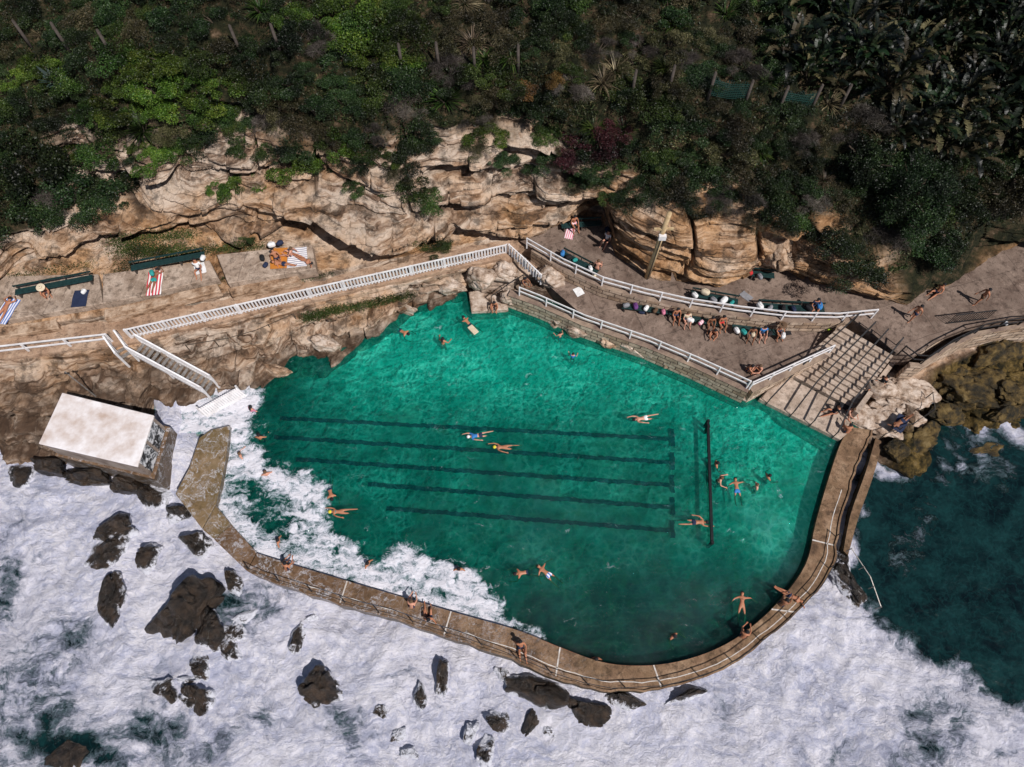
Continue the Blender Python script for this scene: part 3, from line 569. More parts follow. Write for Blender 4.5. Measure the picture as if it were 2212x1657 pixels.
Zu=V_((0,0,.08)); mb.ribbon([q+Zu for q in m2],[q+Zu for q in mo],1.4); mb.build('outer_kerb',M['seawall'],sw)
for px_ in (755,967,1203,1412,1665,1782):
    i=min(range(len(a)),key=lambda k:abs(WId[k][0]-px_)+(0 if (WId[k][1]>1150) else 999)); mb=MB(); mb.bar(a[i]+V_((0,0,.008)),b[i]+V_((0,0,.008)),.08,.012); mb.build('painted_line',M['wpaint'],sw)
mb=MB()
for i in range(5,len(a)-12): mb.bar(a[i].lerp(b[i],.66)+V_((0,0,.008)),a[i+1].lerp(b[i+1],.66)+V_((0,0,.008)),.045,.012)
mb.build('painted_edge_line',M['wpaint'],sw)
def fence(label,path,h,post_sp,rails,name='white_railing',mat='white',pw=.09,rw=(.05,.09),pickets=0,group=None):
    r=thing(name,label,'railing' if not pickets else 'fence',path[0],0,group)
    L=[0]
    for i in range(len(path)-1): L.append(L[-1]+(path[i+1]-path[i]).length)
    def at(s_):
        for i in range(len(path)-1):
            if s_<=L[i+1]+1e-6: return path[i].lerp(path[i+1],(s_-L[i])/max(L[i+1]-L[i],1e-6))
        return path[-1]
    n=max(1,round(L[-1]/post_sp))
    for k in range(n+1):
        p=at(L[-1]*k/n); mb=MB(); mb.bar(p-V_((0,0,.1)),p+V_((0,0,h+.04)),pw,pw); mb.build('post',M[mat],r)
    for rh in rails:
        mb=MB()
        for i in range(len(path)-1): mb.bar(path[i]+V_((0,0,rh)),path[i+1]+V_((0,0,rh)),rw[0],rw[1])
        mb.build('top_rail' if rh==max(rails) else 'lower_rail',M[mat],r)
    if pickets:
        mb=MB(); m=int(L[-1]/pickets)
        for k in range(m):
            p=at(L[-1]*(k+.5)/m); q=at(L[-1]*(k+.6)/m); d=(q-p).normalized(); off=V_((d.y,-d.x,0)).normalized()*.05
            mb.bar(p+off+V_((0,0,.06)),p+off+V_((0,0,h+.02)),pickets*.5,.022)
        mb.build('pickets',M[mat],r)
    return r
pth=[a[i].lerp(b[i],.9) for i in range(0,len(a)-14,3)]
fence('thin dark metal railing along the ocean edge of the curved sea wall',pth,.75,2.1,[.74],'thin_railing','metal',.045,(.035,.035))
mbk=thing('concrete_block','mossy yellow brown concrete platform between the shed and the pool foam','platform',P(430,1000,.6))
mb=MB(); mb.prism(pts([(496,918),(488,985),(476,1046),(466,1088),(436,1142),(378,1066),(408,1010),(430,945),(455,928)],.5),3.2); mb.build('slab',M['mossblock'],mbk,bevel=.05)
r=thing('wet_ramp','small pale concrete ramp where the sea wall meets the mossy platform','ramp',P(490,1180,.5)); mb=MB(); mb.prism(pts([(466,1092),(498,1132),(462,1164),(438,1144)],.44),2.8); mb.build('slab',M['mossblock'],r)
r=thing('wet_slab','dark wet slab joining the ramp to the long sea wall','ramp',P(510,1190,.4)); mb=MB(); mb.prism(pts([(499,1133),(554,1193),(533,1233),(463,1166)],.26),2.8); mb.build('slab',M['seawall'],r)
r=thing('outer_ledge','narrow lower concrete ledge outside the wall facing the dark sea','ledge',P(1900,1000,-.1)); mb=MB()
mb.ribbon(pts(dens([(1892,945),(1870,1020),(1838,1110),(1822,1190)]),-.3),pts(dens([(1906,955),(1886,1030),(1854,1120),(1832,1200)]),-.3),2.2); mb.build('slab',M['seawall'],r)
# ---------------- pool
PC=[(338,930),(335,880),(360,840),(500,790),(600,770),(700,730),(800,670),(880,620),(960,590),(1100,600),(1300,680),(1500,760),(1650,820),(1760,800),(1865,900)]+[((p[0]+q[0])/2,(p[1]+q[1])/2) for p,q in list(zip(WI,WO))[::-1]]+[(480,1155),(455,1100),(455,1050),(458,960),(440,935)]
def grid(xs,ys): 
    gx,gy=np.meshgrid(xs,ys); n=gx.shape; ii=np.arange(gx.size).reshape(n); return gx,gy,np.stack([ii[:-1,:-1],ii[:-1,1:],ii[1:,1:],ii[1:,:-1]],-1).reshape(-1,4)
def compact(V,Qs,att):
    u,inv=np.unique(Qs,return_inverse=True); return V[u],inv.reshape(Qs.shape),{k:v[u] for k,v in att.items()}
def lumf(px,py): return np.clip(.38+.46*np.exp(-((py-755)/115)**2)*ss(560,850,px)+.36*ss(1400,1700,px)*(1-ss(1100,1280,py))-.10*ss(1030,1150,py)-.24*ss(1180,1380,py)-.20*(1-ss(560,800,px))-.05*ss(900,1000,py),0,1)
FP=[(566,842),(548,880),(545,930),(535,965),(575,985),(640,1015),(685,1045),(702,1090),(690,1140),(740,1158),(785,1185),(815,1212),(870,1190),(935,1208),(1000,1225),(1032,1262),(1060,1300),(1105,1335),(1160,1385),(1100,1420),(900,1340),(560,1230),(440,1100),(440,950),(330,960),(330,850),(450,800)]
gx,gy,Qp=grid(np.arange(-27,24,.09),np.arange(-19,10,.09)); gx=gx.ravel();gy=gy.ravel(); px,py=proj(gx,gy,0*gx)
wx=px+50*fbm(gx*.7,gy*.7,gx*0,6); wy=py+50*fbm(gx*.7+50,gy*.7,gx*0,6)
d=sdist(wx,wy,FP); foam=ss(-30,18,d)*.84-ss(30,95,d)*.44*ss(900,960,py)
foam=foam-.10*np.exp(-((px-520)/70)**2-((py-1120)/60)**2)-.12*np.exp(-((px-660)/100)**2-((py-1150)/35)**2)
foam=np.where((py<935)&(px<560),np.maximum(foam,.95*ss(-5,12,d)),foam)
zz_=.03*fbm(gx*.7,gy*.7,0*gx,3)+ss(.5,.9,foam)*(.03+.14*fbm(gx*1.3,gy*1.3,0*gx,4))
inside=sdist(px,py,PC)>-4; keep=inside[Qp].all(1)
V2,Q2,A2=compact(np.stack([gx,gy,zz_],-1),Qp[keep],dict(foam=foam,lum=lumf(px,py)))
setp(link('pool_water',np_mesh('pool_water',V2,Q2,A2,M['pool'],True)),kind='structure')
FZ=-.75
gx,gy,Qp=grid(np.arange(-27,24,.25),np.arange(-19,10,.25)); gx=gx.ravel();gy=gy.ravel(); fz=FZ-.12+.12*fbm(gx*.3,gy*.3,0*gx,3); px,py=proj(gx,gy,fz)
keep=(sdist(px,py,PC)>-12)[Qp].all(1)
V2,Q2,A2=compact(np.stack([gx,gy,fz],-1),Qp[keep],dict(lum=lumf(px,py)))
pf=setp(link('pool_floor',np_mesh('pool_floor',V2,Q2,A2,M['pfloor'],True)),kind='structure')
def lane(p0,p1,w):
    mb=MB(); A=[];B=[]; z=FZ+.03; q0=P(*p0,z);q1=P(*p1,z); d=(q1-q0).normalized(); n=V_((-d.y,d.x,0)); L=(q1-q0).length; k=int(L/.12)
    for i in range(k+1):
        c=q0.lerp(q1,i/k); wob=.02*math.sin(i*1.3+p0[1])+.02*math.sin(i*.37+p0[1]*2)+random.uniform(-.015,.015); ww=w*(.42+.16*random.random()); A.append(c+n*(wob-ww)); B.append(c+n*(wob+ww))
    mb.ribbon(A,B,.02); return mb
for p0,p1 in (((605,903),(1450,948)),((592,944),(1450,999)),((640,992),(1450,1048)),((795,1046),(1450,1096)),((835,1098),(1450,1146))):
    lane(p0,p1,.27).build('lane_line',M['line'],pf); lane((p1[0]+2,p1[1]-22),(p1[0]+3,p1[1]+16),.27).build('lane_end_bar',M['line'],pf)
# sea
xs=np.concatenate([-np.geomspace(600,42,14),np.arange(-41.5,41.6,.11),np.geomspace(42,600,14)]); ys=np.concatenate([-np.geomspace(700,29,14),np.arange(-28.6,6,.11),[8,12,20]])
gx,gy,Qs=grid(xs,ys); gx=gx.ravel();gy=gy.ravel(); px,py=proj(gx,gy,-1.+0*gx)
wx=px+90*fbm(gx*.35,gy*.35,gx*0,6); wy=py+90*fbm(gx*.35+50,gy*.35,gx*0,6)
DZ=[(1895,930),(1860,1050),(1838,1200),(1790,1255),(1870,1335),(1960,1372),(2020,1420),(2110,1490),(2230,1565),(2700,1800),(4500,2000),(4500,400),(2400,700)]
d=sdist(wx,wy,DZ); foam=.95-.95*ss(-50,50,d)
foam+=.95*np.exp(-((wx-2140)/110)**2-((wy-935)/26)**2)+.34*np.exp(-((wx-1960)/50)**2-((wy-1150)/120)**2)+.6*np.exp(-((wx-1925)/80)**2-((wy-1010)/24)**2)+.6*np.exp(-((wx-2050)/80)**2-((wy-905)/30)**2)+.34*np.exp(-((wx-2080)/140)**2-((wy-1000)/50)**2)
foam-=.62*np.exp(-((wx-175)/80)**2-((wy-1630)/60)**2)+.42*np.exp(-((wx-60)/110)**2-((wy-1560)/130)**2)+.40*np.exp(-((wx-15)/60)**2-((wy-1250)/150)**2)+.44*np.exp(-((wx-300)/120)**2-((wy-1570)/60)**2)+.34*np.exp(-((wx-520)/90)**2-((wy-1300)/60)**2)+.28*np.exp(-((wx-1950)/250)**2-((wy-1620)/100)**2)+.26*np.exp(-((wx-480)/60)**2-((wy-1600)/60)**2)+.22*np.exp(-((wx-760)/90)**2-((wy-1560)/60)**2)+.2*np.exp(-((wx-160)/60)**2-((wy-1380)/80)**2)
foam=np.clip(foam,0,1.1)
z=-1.05+ss(.3,.8,foam)*(.50*fbm(gx*.4,gy*.4,0*gx,6)+.10+.16*fbm(gx*1.9,gy*1.9,0*gx,4))+.07*fbm(gx*.8,gy*.8,0*gx,4)
gap=np.exp(-((px-378)/40)**4)*(1-ss(925,1085,py)); z=z+gap*1.2; 
inside=sdist(px,py,[(q[0],q[1]) for q in PC[14:]]+[(455,960),(600,770),(880,620),(1300,680),(1760,800)])>6
keep=~(inside[Qs].any(1))
V2,Q2,A2=compact(np.stack([gx,gy,z],-1),Qs[keep],dict(foam=foam))
setp(link('sea',np_mesh('sea',V2,Q2,A2,M['sea'],True)),kind='structure')
print('water',time.time()-t0)
# ---------------- boulders
def ico(sub):
    import bmesh
    bm=bmesh.new(); bmesh.ops.create_icosphere(bm,subdivisions=sub,radius=1); v=np.array([x.co[:] for x in bm.verts]); f=np.array([[q.index for q in p.verts] for p in bm.faces]); bm.free(); return v,f
IV,IF=ico(5); IV3,IF3=ico(3)
def boulder(px,py,w,h,rot,z,label,hz=.5,mat='boulder',name='sea_boulder',cat='rock',group=None,seed=None):
    seed=seed if seed is not None else px*.37+py*.11
    p=P(px,py,z); mpp=(P(px+1,py,z)-p).length; v=IV.copy()
    rr=np.random.default_rng(int(seed*10)); s=np.ones(len(v))
    for k in range(14):
        n=rr.normal(size=3); n/=np.linalg.norm(n); dd=rr.uniform(.52,.85); dt=v@n; s=np.minimum(s,np.where(dt>1e-3,dd/np.maximum(dt,1e-3),9))
    v=v*np.minimum(s,1)[:,None]; fb=fbm(v[:,0]*1.7+seed,v[:,1]*1.7,v[:,2]*1.7,6); rg_=np.abs(vn(v[:,0]*2.2+seed,v[:,1]*2.2+3,v[:,2]*2.2))
    v*=(1+.34*fb-.22*(1-ss(0,.12,rg_)))[:,None]/.80
    sx=w*mpp/2; sy=h*mpp/2; v=v*np.array([sx,sy,hz*(sx+sy)])
    a_=math.radians(rot); v=np.stack([v[:,0]*math.cos(a_)-v[:,1]*math.sin(a_),v[:,0]*math.sin(a_)+v[:,1]*math.cos(a_),v[:,2]],-1)
    o=link(name,np_mesh(name,v,IF,{},M[mat],True),None); o.location=p; setp(o,label,cat,group); return o
BL=[(55,1028,50,50,20,'small round rock nearest the foot of the shed wall'),(252,1145,80,62,15,'dark rock in the foam below the mossy platform, upper of two'),(238,1195,58,95,-35,'long dark wet rock just under the upper left rock pair'),(320,1202,46,58,0,'squarish dark rock in foam beside the sea wall corner'),(246,1298,56,95,5,'upright brown rock washed with foam at far left'),
(404,1322,140,122,25,'largest cracked brown boulder in the white foam'),(455,1368,66,88,-10,'brown rock leaning on the near side of the largest boulder'),(508,1370,48,50,-30,'angular rock just beyond the largest boulder'),(497,1408,58,40,-35,'flat tan rock at the lower side of the largest boulder'),(440,1437,56,48,-10,'dark rock directly below the largest boulder'),
(648,1375,32,58,-15,'narrow upright rock alone below the sea wall'),(362,1490,66,48,-20,'dark rock at the left of the lower foam pair'),(428,1512,54,84,25,'tall foam covered rock beside its darker neighbour'),(692,1485,96,86,20,'large half washed rock in the middle of the foam'),(908,1502,28,56,0,'slim brown rock left of the tall pillar rock'),
(957,1462,32,98,-3,'tall pillar shaped rock against the sea wall foot'),(828,1537,38,38,20,'small rounded rock in foam below the slim rock'),(862,1585,36,24,30,'tiny rock almost covered by foam'),(885,1625,38,22,0,'small flat rock at the bottom edge of the foam'),(1085,1460,38,28,-40,'small brown rock touching the sea wall base'),
(1080,1557,56,44,-25,'rounded tan rock left of the black wet rock'),(1018,1585,24,46,-10,'thin rock standing near the bottom foam'),(1048,1626,44,52,-20,'brown rock closest to the lower picture edge'),(1150,1556,36,54,-30,'black glossy wet rock between two brown ones'),(1180,1582,42,32,0,'small dark rock just below the black wet rock'),
(1262,1542,86,66,-20,'big smooth brown rock under the wall curve'),(1165,1490,120,64,-5,'dark mossy shelf rock under the bend of the sea wall'),(335,1072,60,46,-20,'brown rock under the shed corner'),(425,1178,76,50,-35,'dark rock packed against the mossy platform foot'),(508,1258,36,60,40,'thin dark rock along the sea wall outer foot'),
(530,1332,44,24,30,'half sunk rock above the flat tan rock'),(672,1338,30,14,20,'low brown rock at the sea wall foot near the first line'),(388,1112,54,44,0,'dark rock between the shed and the sea wall'),(160,1630,100,84,20,'very dark submerged rock in the bottom corner'),(1350,1516,90,30,-5,'mossy low rock under the outermost wall bend'),(1490,1500,110,22,15,'weed covered footing rock beneath the wall curve'),(1834,1270,46,96,25,'olive weedy rock at the foot of the wall by the dark sea'),(1810,1222,42,50,10,'yellow brown weedy rock beside the ladder rail'),(410,1470,50,20,10,'low dark rock above the lower foam pair')]
for i,(x,y,w,h,r_,lab) in enumerate(BL):
    zz0=-1.08; hz=.46
    if 'submerged' in lab: zz0=-1.22;hz=.16
    if 'covered' in lab or 'washed' in lab or 'sunk' in lab: zz0=-1.14
    if 'largest cracked' in lab: hz=.36
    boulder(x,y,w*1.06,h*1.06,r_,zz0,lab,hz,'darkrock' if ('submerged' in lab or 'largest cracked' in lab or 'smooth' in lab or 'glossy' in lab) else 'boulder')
g=G('olive_weedy_rock',.6,.4); g.base(g.ramp(g.noise(g.pos,1.1,9,.7),[(.38,(.008,.008,.004)),(.47,(.045,.030,.009)),(.57,(.14,.09,.025)),(.68,(.24,.17,.07))])); g.bump(g.noise(g.pos,3,9,.72),1.,.3); M['olive']=g.m
OL=[(2150,765,150,64,10,'broad olive rock shelf under the curved seawall'),(2080,850,120,90,-10,'rounded yellow brown rock shelf beside the pale concrete'),(2190,850,90,70,0,'dark olive rock at the photo edge near the seawall'),(1985,945,100,60,20,'golden weedy rock next to the rail landing'),(1940,975,60,56,0,'weedy rock beside the sea wall end'),(2120,975,100,44,10,'drowned olive rock in the dark sea'),(2130,820,80,60,35,'cracked brown rock in the middle of the olive shelf'),(2040,900,80,50,-20,'low olive rock at the edge of the dark sea'),(2170,890,90,40,15,'olive rock washed by the thin foam line'),(2060,800,60,40,5,'small yellow rock directly under the seawall curve')]
for x,y,w,h,r_,lab in OL: boulder(x,y,w,h,r_,-.35 if 'drowned' not in lab else -1.3,lab,.34 if 'drowned' not in lab else .16,'olive','weedy_rock')
SBL=[(1150,668),(1205,690),(1255,712),(1310,735),(1365,755),(1408,768),(1440,778),(1475,790),(1508,800),(1545,818),(1580,830),(1615,848)]
for i,(x,y) in enumerate(SBL):
    boulder(x,y-2,random.uniform(38,64),random.uniform(26,38),random.uniform(-40,0),.3,'tan sandstone block at the foot of the deck wall by the water',.45,'pale' if i%3 else 'block','sandstone_block','rock','sandstone blocks at the foot of the deck wall')
for x,y,w,h,z,lab in ((1030,600,70,50,2.0,'pale boulder below the end of the picket fence'),(1085,585,60,40,1.9,'cream boulder beside the small pool steps'),(1185,600,60,60,1.6,'white topped boulder at the end of the lower deck'),(1110,640,50,34,.9,'cream rock next to the entry platform'),(1905,835,80,50,.9,'pale rocky lump right of the wide stairs'),(1565,540,90,70,4.,'rounded tan boulder jutting from the cliff above the green bench'),(1620,555,70,60,3.4,'smaller dark boulder at the cliff foot'),(1690,520,80,110,4.5,'upright brown boulder at the cliff foot'),(860,662,100,22,.2,'flat cream rock ledge at the pool waterline'),(1515,355,70,40,8.2,'pale boulder poking out of the slope bushes'),(970,620,60,34,1.4,'layered cream rock above the pool shore'),(700,745,60,36,1.0,'jagged cream rock above the pool edge'),(600,800,60,30,.6,'wet rock at the corner of the pool near the gate')):
    boulder(x,y,w,h,-15,z,lab,.4,'pale' if any(q in lab for q in('pale','cream','white')) else 'block','boulder')
for x,y,w,h,z,rot,lab in ((1955,845,120,80,.35,-20,'white weathered rock shelf near the sunbathers by the stairs'),(1890,905,110,70,.0,-30,'pale cracked rock shelf at the stair foot'),(1950,895,110,60,.15,-20,'pale rock slab beside the navy towel')):
    boulder(x,y,w,h,rot,z,lab,.14,'pale','rock_shelf')
# ---------------- stairs to pool
st_=thing('wide_stairs','wide tan concrete stairs descending from the deck into the pool','stairs',P(1800,800,0))
TL,TR,BLp,BRp=P(1818,703,2.42),P(1930,768,2.42),P(1697,806,.35),P(1842,884,.35); n=12
for i in range(n):
    t0_,t1_=i/n,(i+1)/n; z=2.42-(2.42-.35)*(i+1)/(n+0); A=TL.lerp(BLp,t0_);B=TR.lerp(BRp,t0_);C_=TR.lerp(BRp,t1_);D_=TL.lerp(BLp,t1_)
    mb=MB(); mb.prism([V_((q.x,q.y,z+.15)) for q in (A,B,C_,D_)],1.2); mb.build('step',M['stairs'],st_)
mb=MB(); mb.prism(pts([(1690,808),(1842,888),(1838,930),(1815,950),(1640,862)],.33),2.5); mb.build('landing',M['stairs'],st_)
for i,(q0,q1) in enumerate((((1655,872),(1810,958)),((1668,890),(1808,972)),((1682,910),(1806,986)))):
    mb=MB(); z=-.10-.17*i; mb.prism([P(*q,z) for q in ((1640,840),(1830,930),q1,q0)],1.6); mb.build('underwater_step',M['stairs'],st_)
wallthing('low concrete edge wall on the far side of the wide stairs',[(1935,775),(1895,828),(1850,890)],1.3,.3,2.2,'stairs','stair_wall')
for i,f_ in enumerate((.10,.40,.64,.92)):
    A=TL.lerp(TR,f_);B=BLp.lerp(BRp,f_); B2=P(1640,862,.33).lerp(P(1815,950,.33),f_)
    lab=['dark handrail on the wide stairs nearest the lower deck','second dark handrail from the deck on the wide stairs','third dark handrail from the deck on the wide stairs','dark handrail on the wide stairs farthest from the deck'][i]
    fence(lab,[A+V_((.6,.6,0)),B,B2+V_((0,0,-.25))],.95,3.4,[.93],'stair_handrail','metal',.05,(.09,.08))
ep=thing('entry_platform','small white concrete landing with steps at the top of the pool','platform',P(1055,650,.3))
mb=MB(); mb.prism(pts([(1012,628),(1090,622),(1098,668),(1018,672)],.35),2); mb.build('slab',M['pale'],ep,bevel=.03)
for i in range(5):
    mb=MB(); y=628-i*7; z=.55+i*.22; mb.prism(pts([(1040+i*6,y-10),(1098+i*6,y-14),(1098+i*6,y),(1040+i*6,y+2)],z),.6); mb.build('step',M['stairs'],ep)
fence('short dark handrail beside the small entry platform steps',[P(1062,655,.35),P(1100,628,.9),P(1130,610,1.4)],.9,1.2,[.88],'entry_handrail','metal',.05,(.05,.05))
dbar=thing('pool_divider','long black dividing beam standing in the shallow side of the pool','beam',P(1533,1040,.2))
mb=MB(); p0=P(1529,908,.12);p1=P(1538,1176,.12); mb.bar(p0,p1,.16,.20); mb.build('beam',M['black'],dbar)
for t in (.0,.05,1.): 
    q=p0.lerp(p1,.01+.98*t); mb=MB(); mb.bar(q+V_((0,0,-1.)),q+V_((0,0,.2)),.16,.16); mb.build('post',M['black'],dbar)
# ---------------- railings and fences
def zl(x,off=.0): rc=R['C']; return np.interp(x,rc[:,0],rc[:,2])+.25+off
def bl(x): return 730-(x-285)*(730-548)/810
fence('long white picket fence running up beside the cliff path',[P(x,bl(x),zl(x)) for x in range(285,1096,90)],1.0,2.2,[.2,.98],'picket_fence','white',.11,(.07,.09),.22)
fence('short white picket fence turning down towards the entry steps',[P(1100,548,2.42),P(1135,580,2.1),P(1168,612,1.6)],1.0,1.4,[.2,.98],'picket_fence','white',.11,(.07,.09),.25)
fence('low white rail fence at the far left end of the path',[P(-300,795,3.55),P(0,766,3.5),P(120,752,3.45),P(243,738,3.35)],.9,2.6,[.4,.9],'rail_fence','white',.1,(.07,.1))
fence('white timber railing with two rails along the upper deck edge',[P(a_,b_,2.5) for a_,b_ in ((1138,534),(1215,578),(1300,617),(1390,642),(1480,662),(1590,679),(1700,692),(1800,694),(1882,686))],.95,2.0,[.5,.95],'deck_railing','white',.09,(.06,.1))
fence('white timber railing along the pool side of the lower deck',[P(a_,b_,1.5) for a_,b_ in ((1122,638),(1165,655),(1260,697),(1400,745),(1500,787),(1612,838))],.95,2.0,[.5,.95],'deck_railing','white',.09,(.06,.1))
fence('short white railing from the deck corner to the wide stairs',[P(1618,840,1.5),P(1700,803,1.5),P(1790,762,1.5)],.95,1.8,[.5,.95],'deck_railing','white',.09,(.06,.1))
fence('dark metal railing curving along the pale seawall',[P(a_,b_,2.46) for a_,b_ in ((1940,765),(1965,784),(1990,786),(2040,752),(2110,718),(2212,700),(2450,690))],1.05,1.6,[.5,1.03],'metal_railing','metal',.06,(.06,.06))
fence('dark rail around the pale rock landing below the stairs',[P(1900,948,.3),P(1960,925,.3),P(2005,895,.4),P(2000,860,.6)],.85,1.3,[.83],'metal_railing','metal',.045,(.035,.035))
fence('thin bent rail dropping to the dark sea outside the wall',[P(1830,1190,.25),P(1870,1250,.0),P(1893,1315,-.5)],.6,1.4,[.58],'metal_railing','lightmetal',.045,(.04,.04))
fence('old rusty pipe rail on the rocks left of the pool',[P(410,757,2.6),P(500,742,2.2),P(560,725,2.2),P(640,690,2.4)],.7,1.6,[.68],'pipe_rail','bark',.04,(.035,.035))
gt=thing('metal_gate','dark open metal gate panel by the seawall railing','gate',P(2060,738,2.45)); mb=MB(); q0=P(2045,700,2.45);q1=P(2130,690,2.45)
for zz0 in (.1,1.1): mb.bar(q0+V_((0,0,zz0)),q1+V_((0,0,zz0)),.06,.06)
mb.build('frame',M['metal'],gt); mb=MB()
for k in range(16): q=q0.lerp(q1,k/15); mb.bar(q+V_((0,0,.1)),q+V_((0,0,1.1)),.03,.03)
mb.build('bars',M['metal'],gt)
def wstair(label,p0,p1,w,n):
    r=thing('white_staircase',label,'stairs',p0); d=(p1-p0); dh=V_((d.x,d.y,0)).normalized(); s=V_((-dh.y,dh.x,0))*w/2
    for i in range(n):
        q=p0.lerp(p1,(i+.5)/n); mb=MB(); mb.bar(q-s,q+s,d.length/n*.62,.05); mb.build('tread',M['lightmetal'],r)
    for sg in (-1,1):
        mb=MB(); mb.bar(p0+s*sg,p1+s*sg,.06,.3); mb.build('stringer',M['white'],r)
        mb=MB(); mb.bar(p0+s*sg+V_((0,0,.95)),p1+s*sg+V_((0,0,.95)),.10,.10); mb.build('handrail',M['white'],r)
        mb=MB(); m=int(d.length/.17)
        for k in range(m): q=(p0+s*sg).lerp(p1+s*sg,(k+.5)/m); mb.bar(q+V_((0,0,.05)),q+V_((0,0,.95)),.12,.022)
        mb.build('pickets',M['white'],r)
        for t in (0,.5,1): q=(p0+s*sg).lerp(p1+s*sg,t); mb=MB(); mb.bar(q-V_((0,0,.9)),q+V_((0,0,1.02)),.1,.1); mb.build('post',M['white'],r)
    return r
wstair('white picket staircase leading down to the shed and foam',P(296,752,3.1),P(455,838,1.0),.95,15)
wstair('short white steps joining the left rail fence to the staircase',P(252,738,3.3),P(276,772,2.8),.7,3)
gp=thing('picket_gate','white picket gate lying tilted over the foam','gate',P(480,865,.7)); mb=MB()
q0,q1,q2,q3=P(428,884,.95),P(512,838,1.3),P(535,856,1.1),P(448,902,.75)
for k in range(18):
    t=(k+.5)/18; mb.bar(q0.lerp(q1,t)+V_((0,0,.03)),q3.lerp(q2,t)+V_((0,0,.03)),.12,.03)
mb.build('pickets',M['white'],gp); mb=MB(); mb.bar(q0.lerp(q3,.2),q1.lerp(q2,.2),.08,.05); mb.bar(q0.lerp(q3,.8),q1.lerp(q2,.8),.08,.05); mb.build('frame',M['white'],gp)
for q in (q0,q1): mb=MB(); mb.bar(q-V_((0,0,1.7)),q+V_((0,0,.3)),.1,.1); mb.build('post',M['white'],gp)
# ---------------- shed
zt=3.0; sh=thing('pump_shed','white roofed pump shed on the rocks beside the foam','shed',P(225,1000,.6))
rp=pts([(134,848),(332,897),(296,1008),(83,958)],zt); cen=sum(rp,V_())/4
mb=MB(); mb.prism(rp,.16); rf=mb.build('roof',M['roof'],sh,bevel=.03)
mb=MB(); wp=[cen+(q-cen)*.965-V_((0,0,.16)) for q in rp]; wp=[V_((q.x,q.y,zt-.16)) for q in wp]; mb.prism(wp,3.6); mb.build('wall',M['wall'],sh)
mb=MB(); bp_=[cen+(q-cen)*1.05 for q in rp]; bp_=[V_((q.x,q.y,1.15)) for q in bp_]; mb.prism(bp_,3.0); mb.build('footing',M['seawall'],sh,bevel=.05)
A,B=wp[1],wp[2]; d=(B-A).normalized(); nrm=V_((-d.y,d.x,0)); nrm=nrm if nrm.x>0 else -nrm; L=(B-A).length
for i in range(2):
    for j in range(2):
        c=A+d*(L*(.27+.46*i))+nrm*.03+V_((0,0,-.48-.82*j)); mb=MB(); mb.bar(c-d*L*.19,c+d*L*.19,.05,.72); mb.build('mural_panel',M['mural'],sh)
        mb=MB(); mb.bar(c-d*L*.21-V_((0,0,.39)),c+d*L*.21-V_((0,0,.39)),.05,.05); mb.build('panel_frame',M['metal'],sh)
for i,(x,y,w_,h_,rt) in enumerate(((110,1010,90,40,-15),(190,1032,110,40,-12),(270,1048,80,36,-20))):
    boulder(x,y,w_,h_,rt,-.35,['wet brown ledge rock at the foot of the shed, nearest the picture edge','wet brown ledge rock under the middle of the shed wall','wet brown ledge rock under the mural corner of the shed'][i],.42,'darkrock','ledge_rock')
r=thing('thin_mast','thin grey mast standing behind the white roofed shed','pole',P(214,862,.9)); mb=MB(); q=P(214,862,.9); mb.tube([q,q+V_((0,0,3.8))],[.05,.03],8); mb.build('mast',M['lightmetal'],r); mb=MB(); mb.box(q+V_((0,0,3.6)),(.3,.08,.08)); mb.build('bracket',M['metal'],r)
r=thing('timber_pole','yellowed timber power pole with a crossarm against the cliff','pole',P(1395,576,2.42)); q=P(1395,576,2.42)
lo_,hi_=2,14
for _ in range(30):
    m=(lo_+hi_)/2; x,y=proj(q.x,q.y,q.z+m)
    if y>418: lo_=m
    else: hi_=m
hp=lo_; q=q+V_((0,-.9,0)); mb=MB(); mb.tube([q,q+V_((0,-.3,hp*.5)),q+V_((0,-.6,hp))],[.19,.17,.15],12); mb.build('pole_shaft',M['pole'],r,True)
mb=MB(); c=q+V_((0,-.5,hp*.78)); mb.bar(c-V_((.6,0,0)),c+V_((.6,.05,0)),.14,.14); mb.build('crossarm',M['pole'],r)
mb=MB(); c=q+V_((0,-.65,hp*.70)); mb.box(c,(.45,.25,.35)); mb.build('lamp_box',M['white'],r); mb=MB(); mb.bar(q+V_((.0,-.2,0)),q+V_((.0,-.6,hp*.7)),.05,.04); mb.build('cable_guard',M['metal'],r)
PO=[(68,98,'first leaning post from the left on the slope'),(152,110,'second leaning post from the left on the slope'),(246,122,'third leaning post from the left on the slope'),(520,112,'half hidden post above the grey bush'),(606,112,'grey post above the left grey bush'),(870,150,'dark post left of the two centre posts'),(948,145,'post just left of the centre post'),(1026,155,'tall grey post at the centre of the slope fence'),(1119,150,'short post beside the rusty bush'),(1364,205,'post where the old fence turns down'),(1444,195,'short post between the turn and the net'),(1528,212,'post holding the near end of the green net'),(1608,222,'post at the far end of the first green net'),(1680,238,'post holding the second green net'),(1748,240,'post closing the second green net'),(1812,232,'last post of the fence by the palms')]
PW=[]
for x,y,lab in PO:
    q=hit(x,y+4); r=thing('fence_post','grey timber '+lab if 'grey' not in lab else lab+' of timber','post',q,0,'old timber posts on the slope'); hh_=random.uniform(1.7,2.1); PW.append(q)
    mb=MB(); mb.tube([q-V_((0,0,.3)),q+V_((0,0,hh_))],[.11,.09],9); mb.build('post_shaft',M['wood'],r,True); mb=MB(); mb.tube([q+V_((0,0,hh_-.02)),q+V_((0,0,hh_+.06))],[.095,.06],9); mb.build('post_top',M['wood'],r)
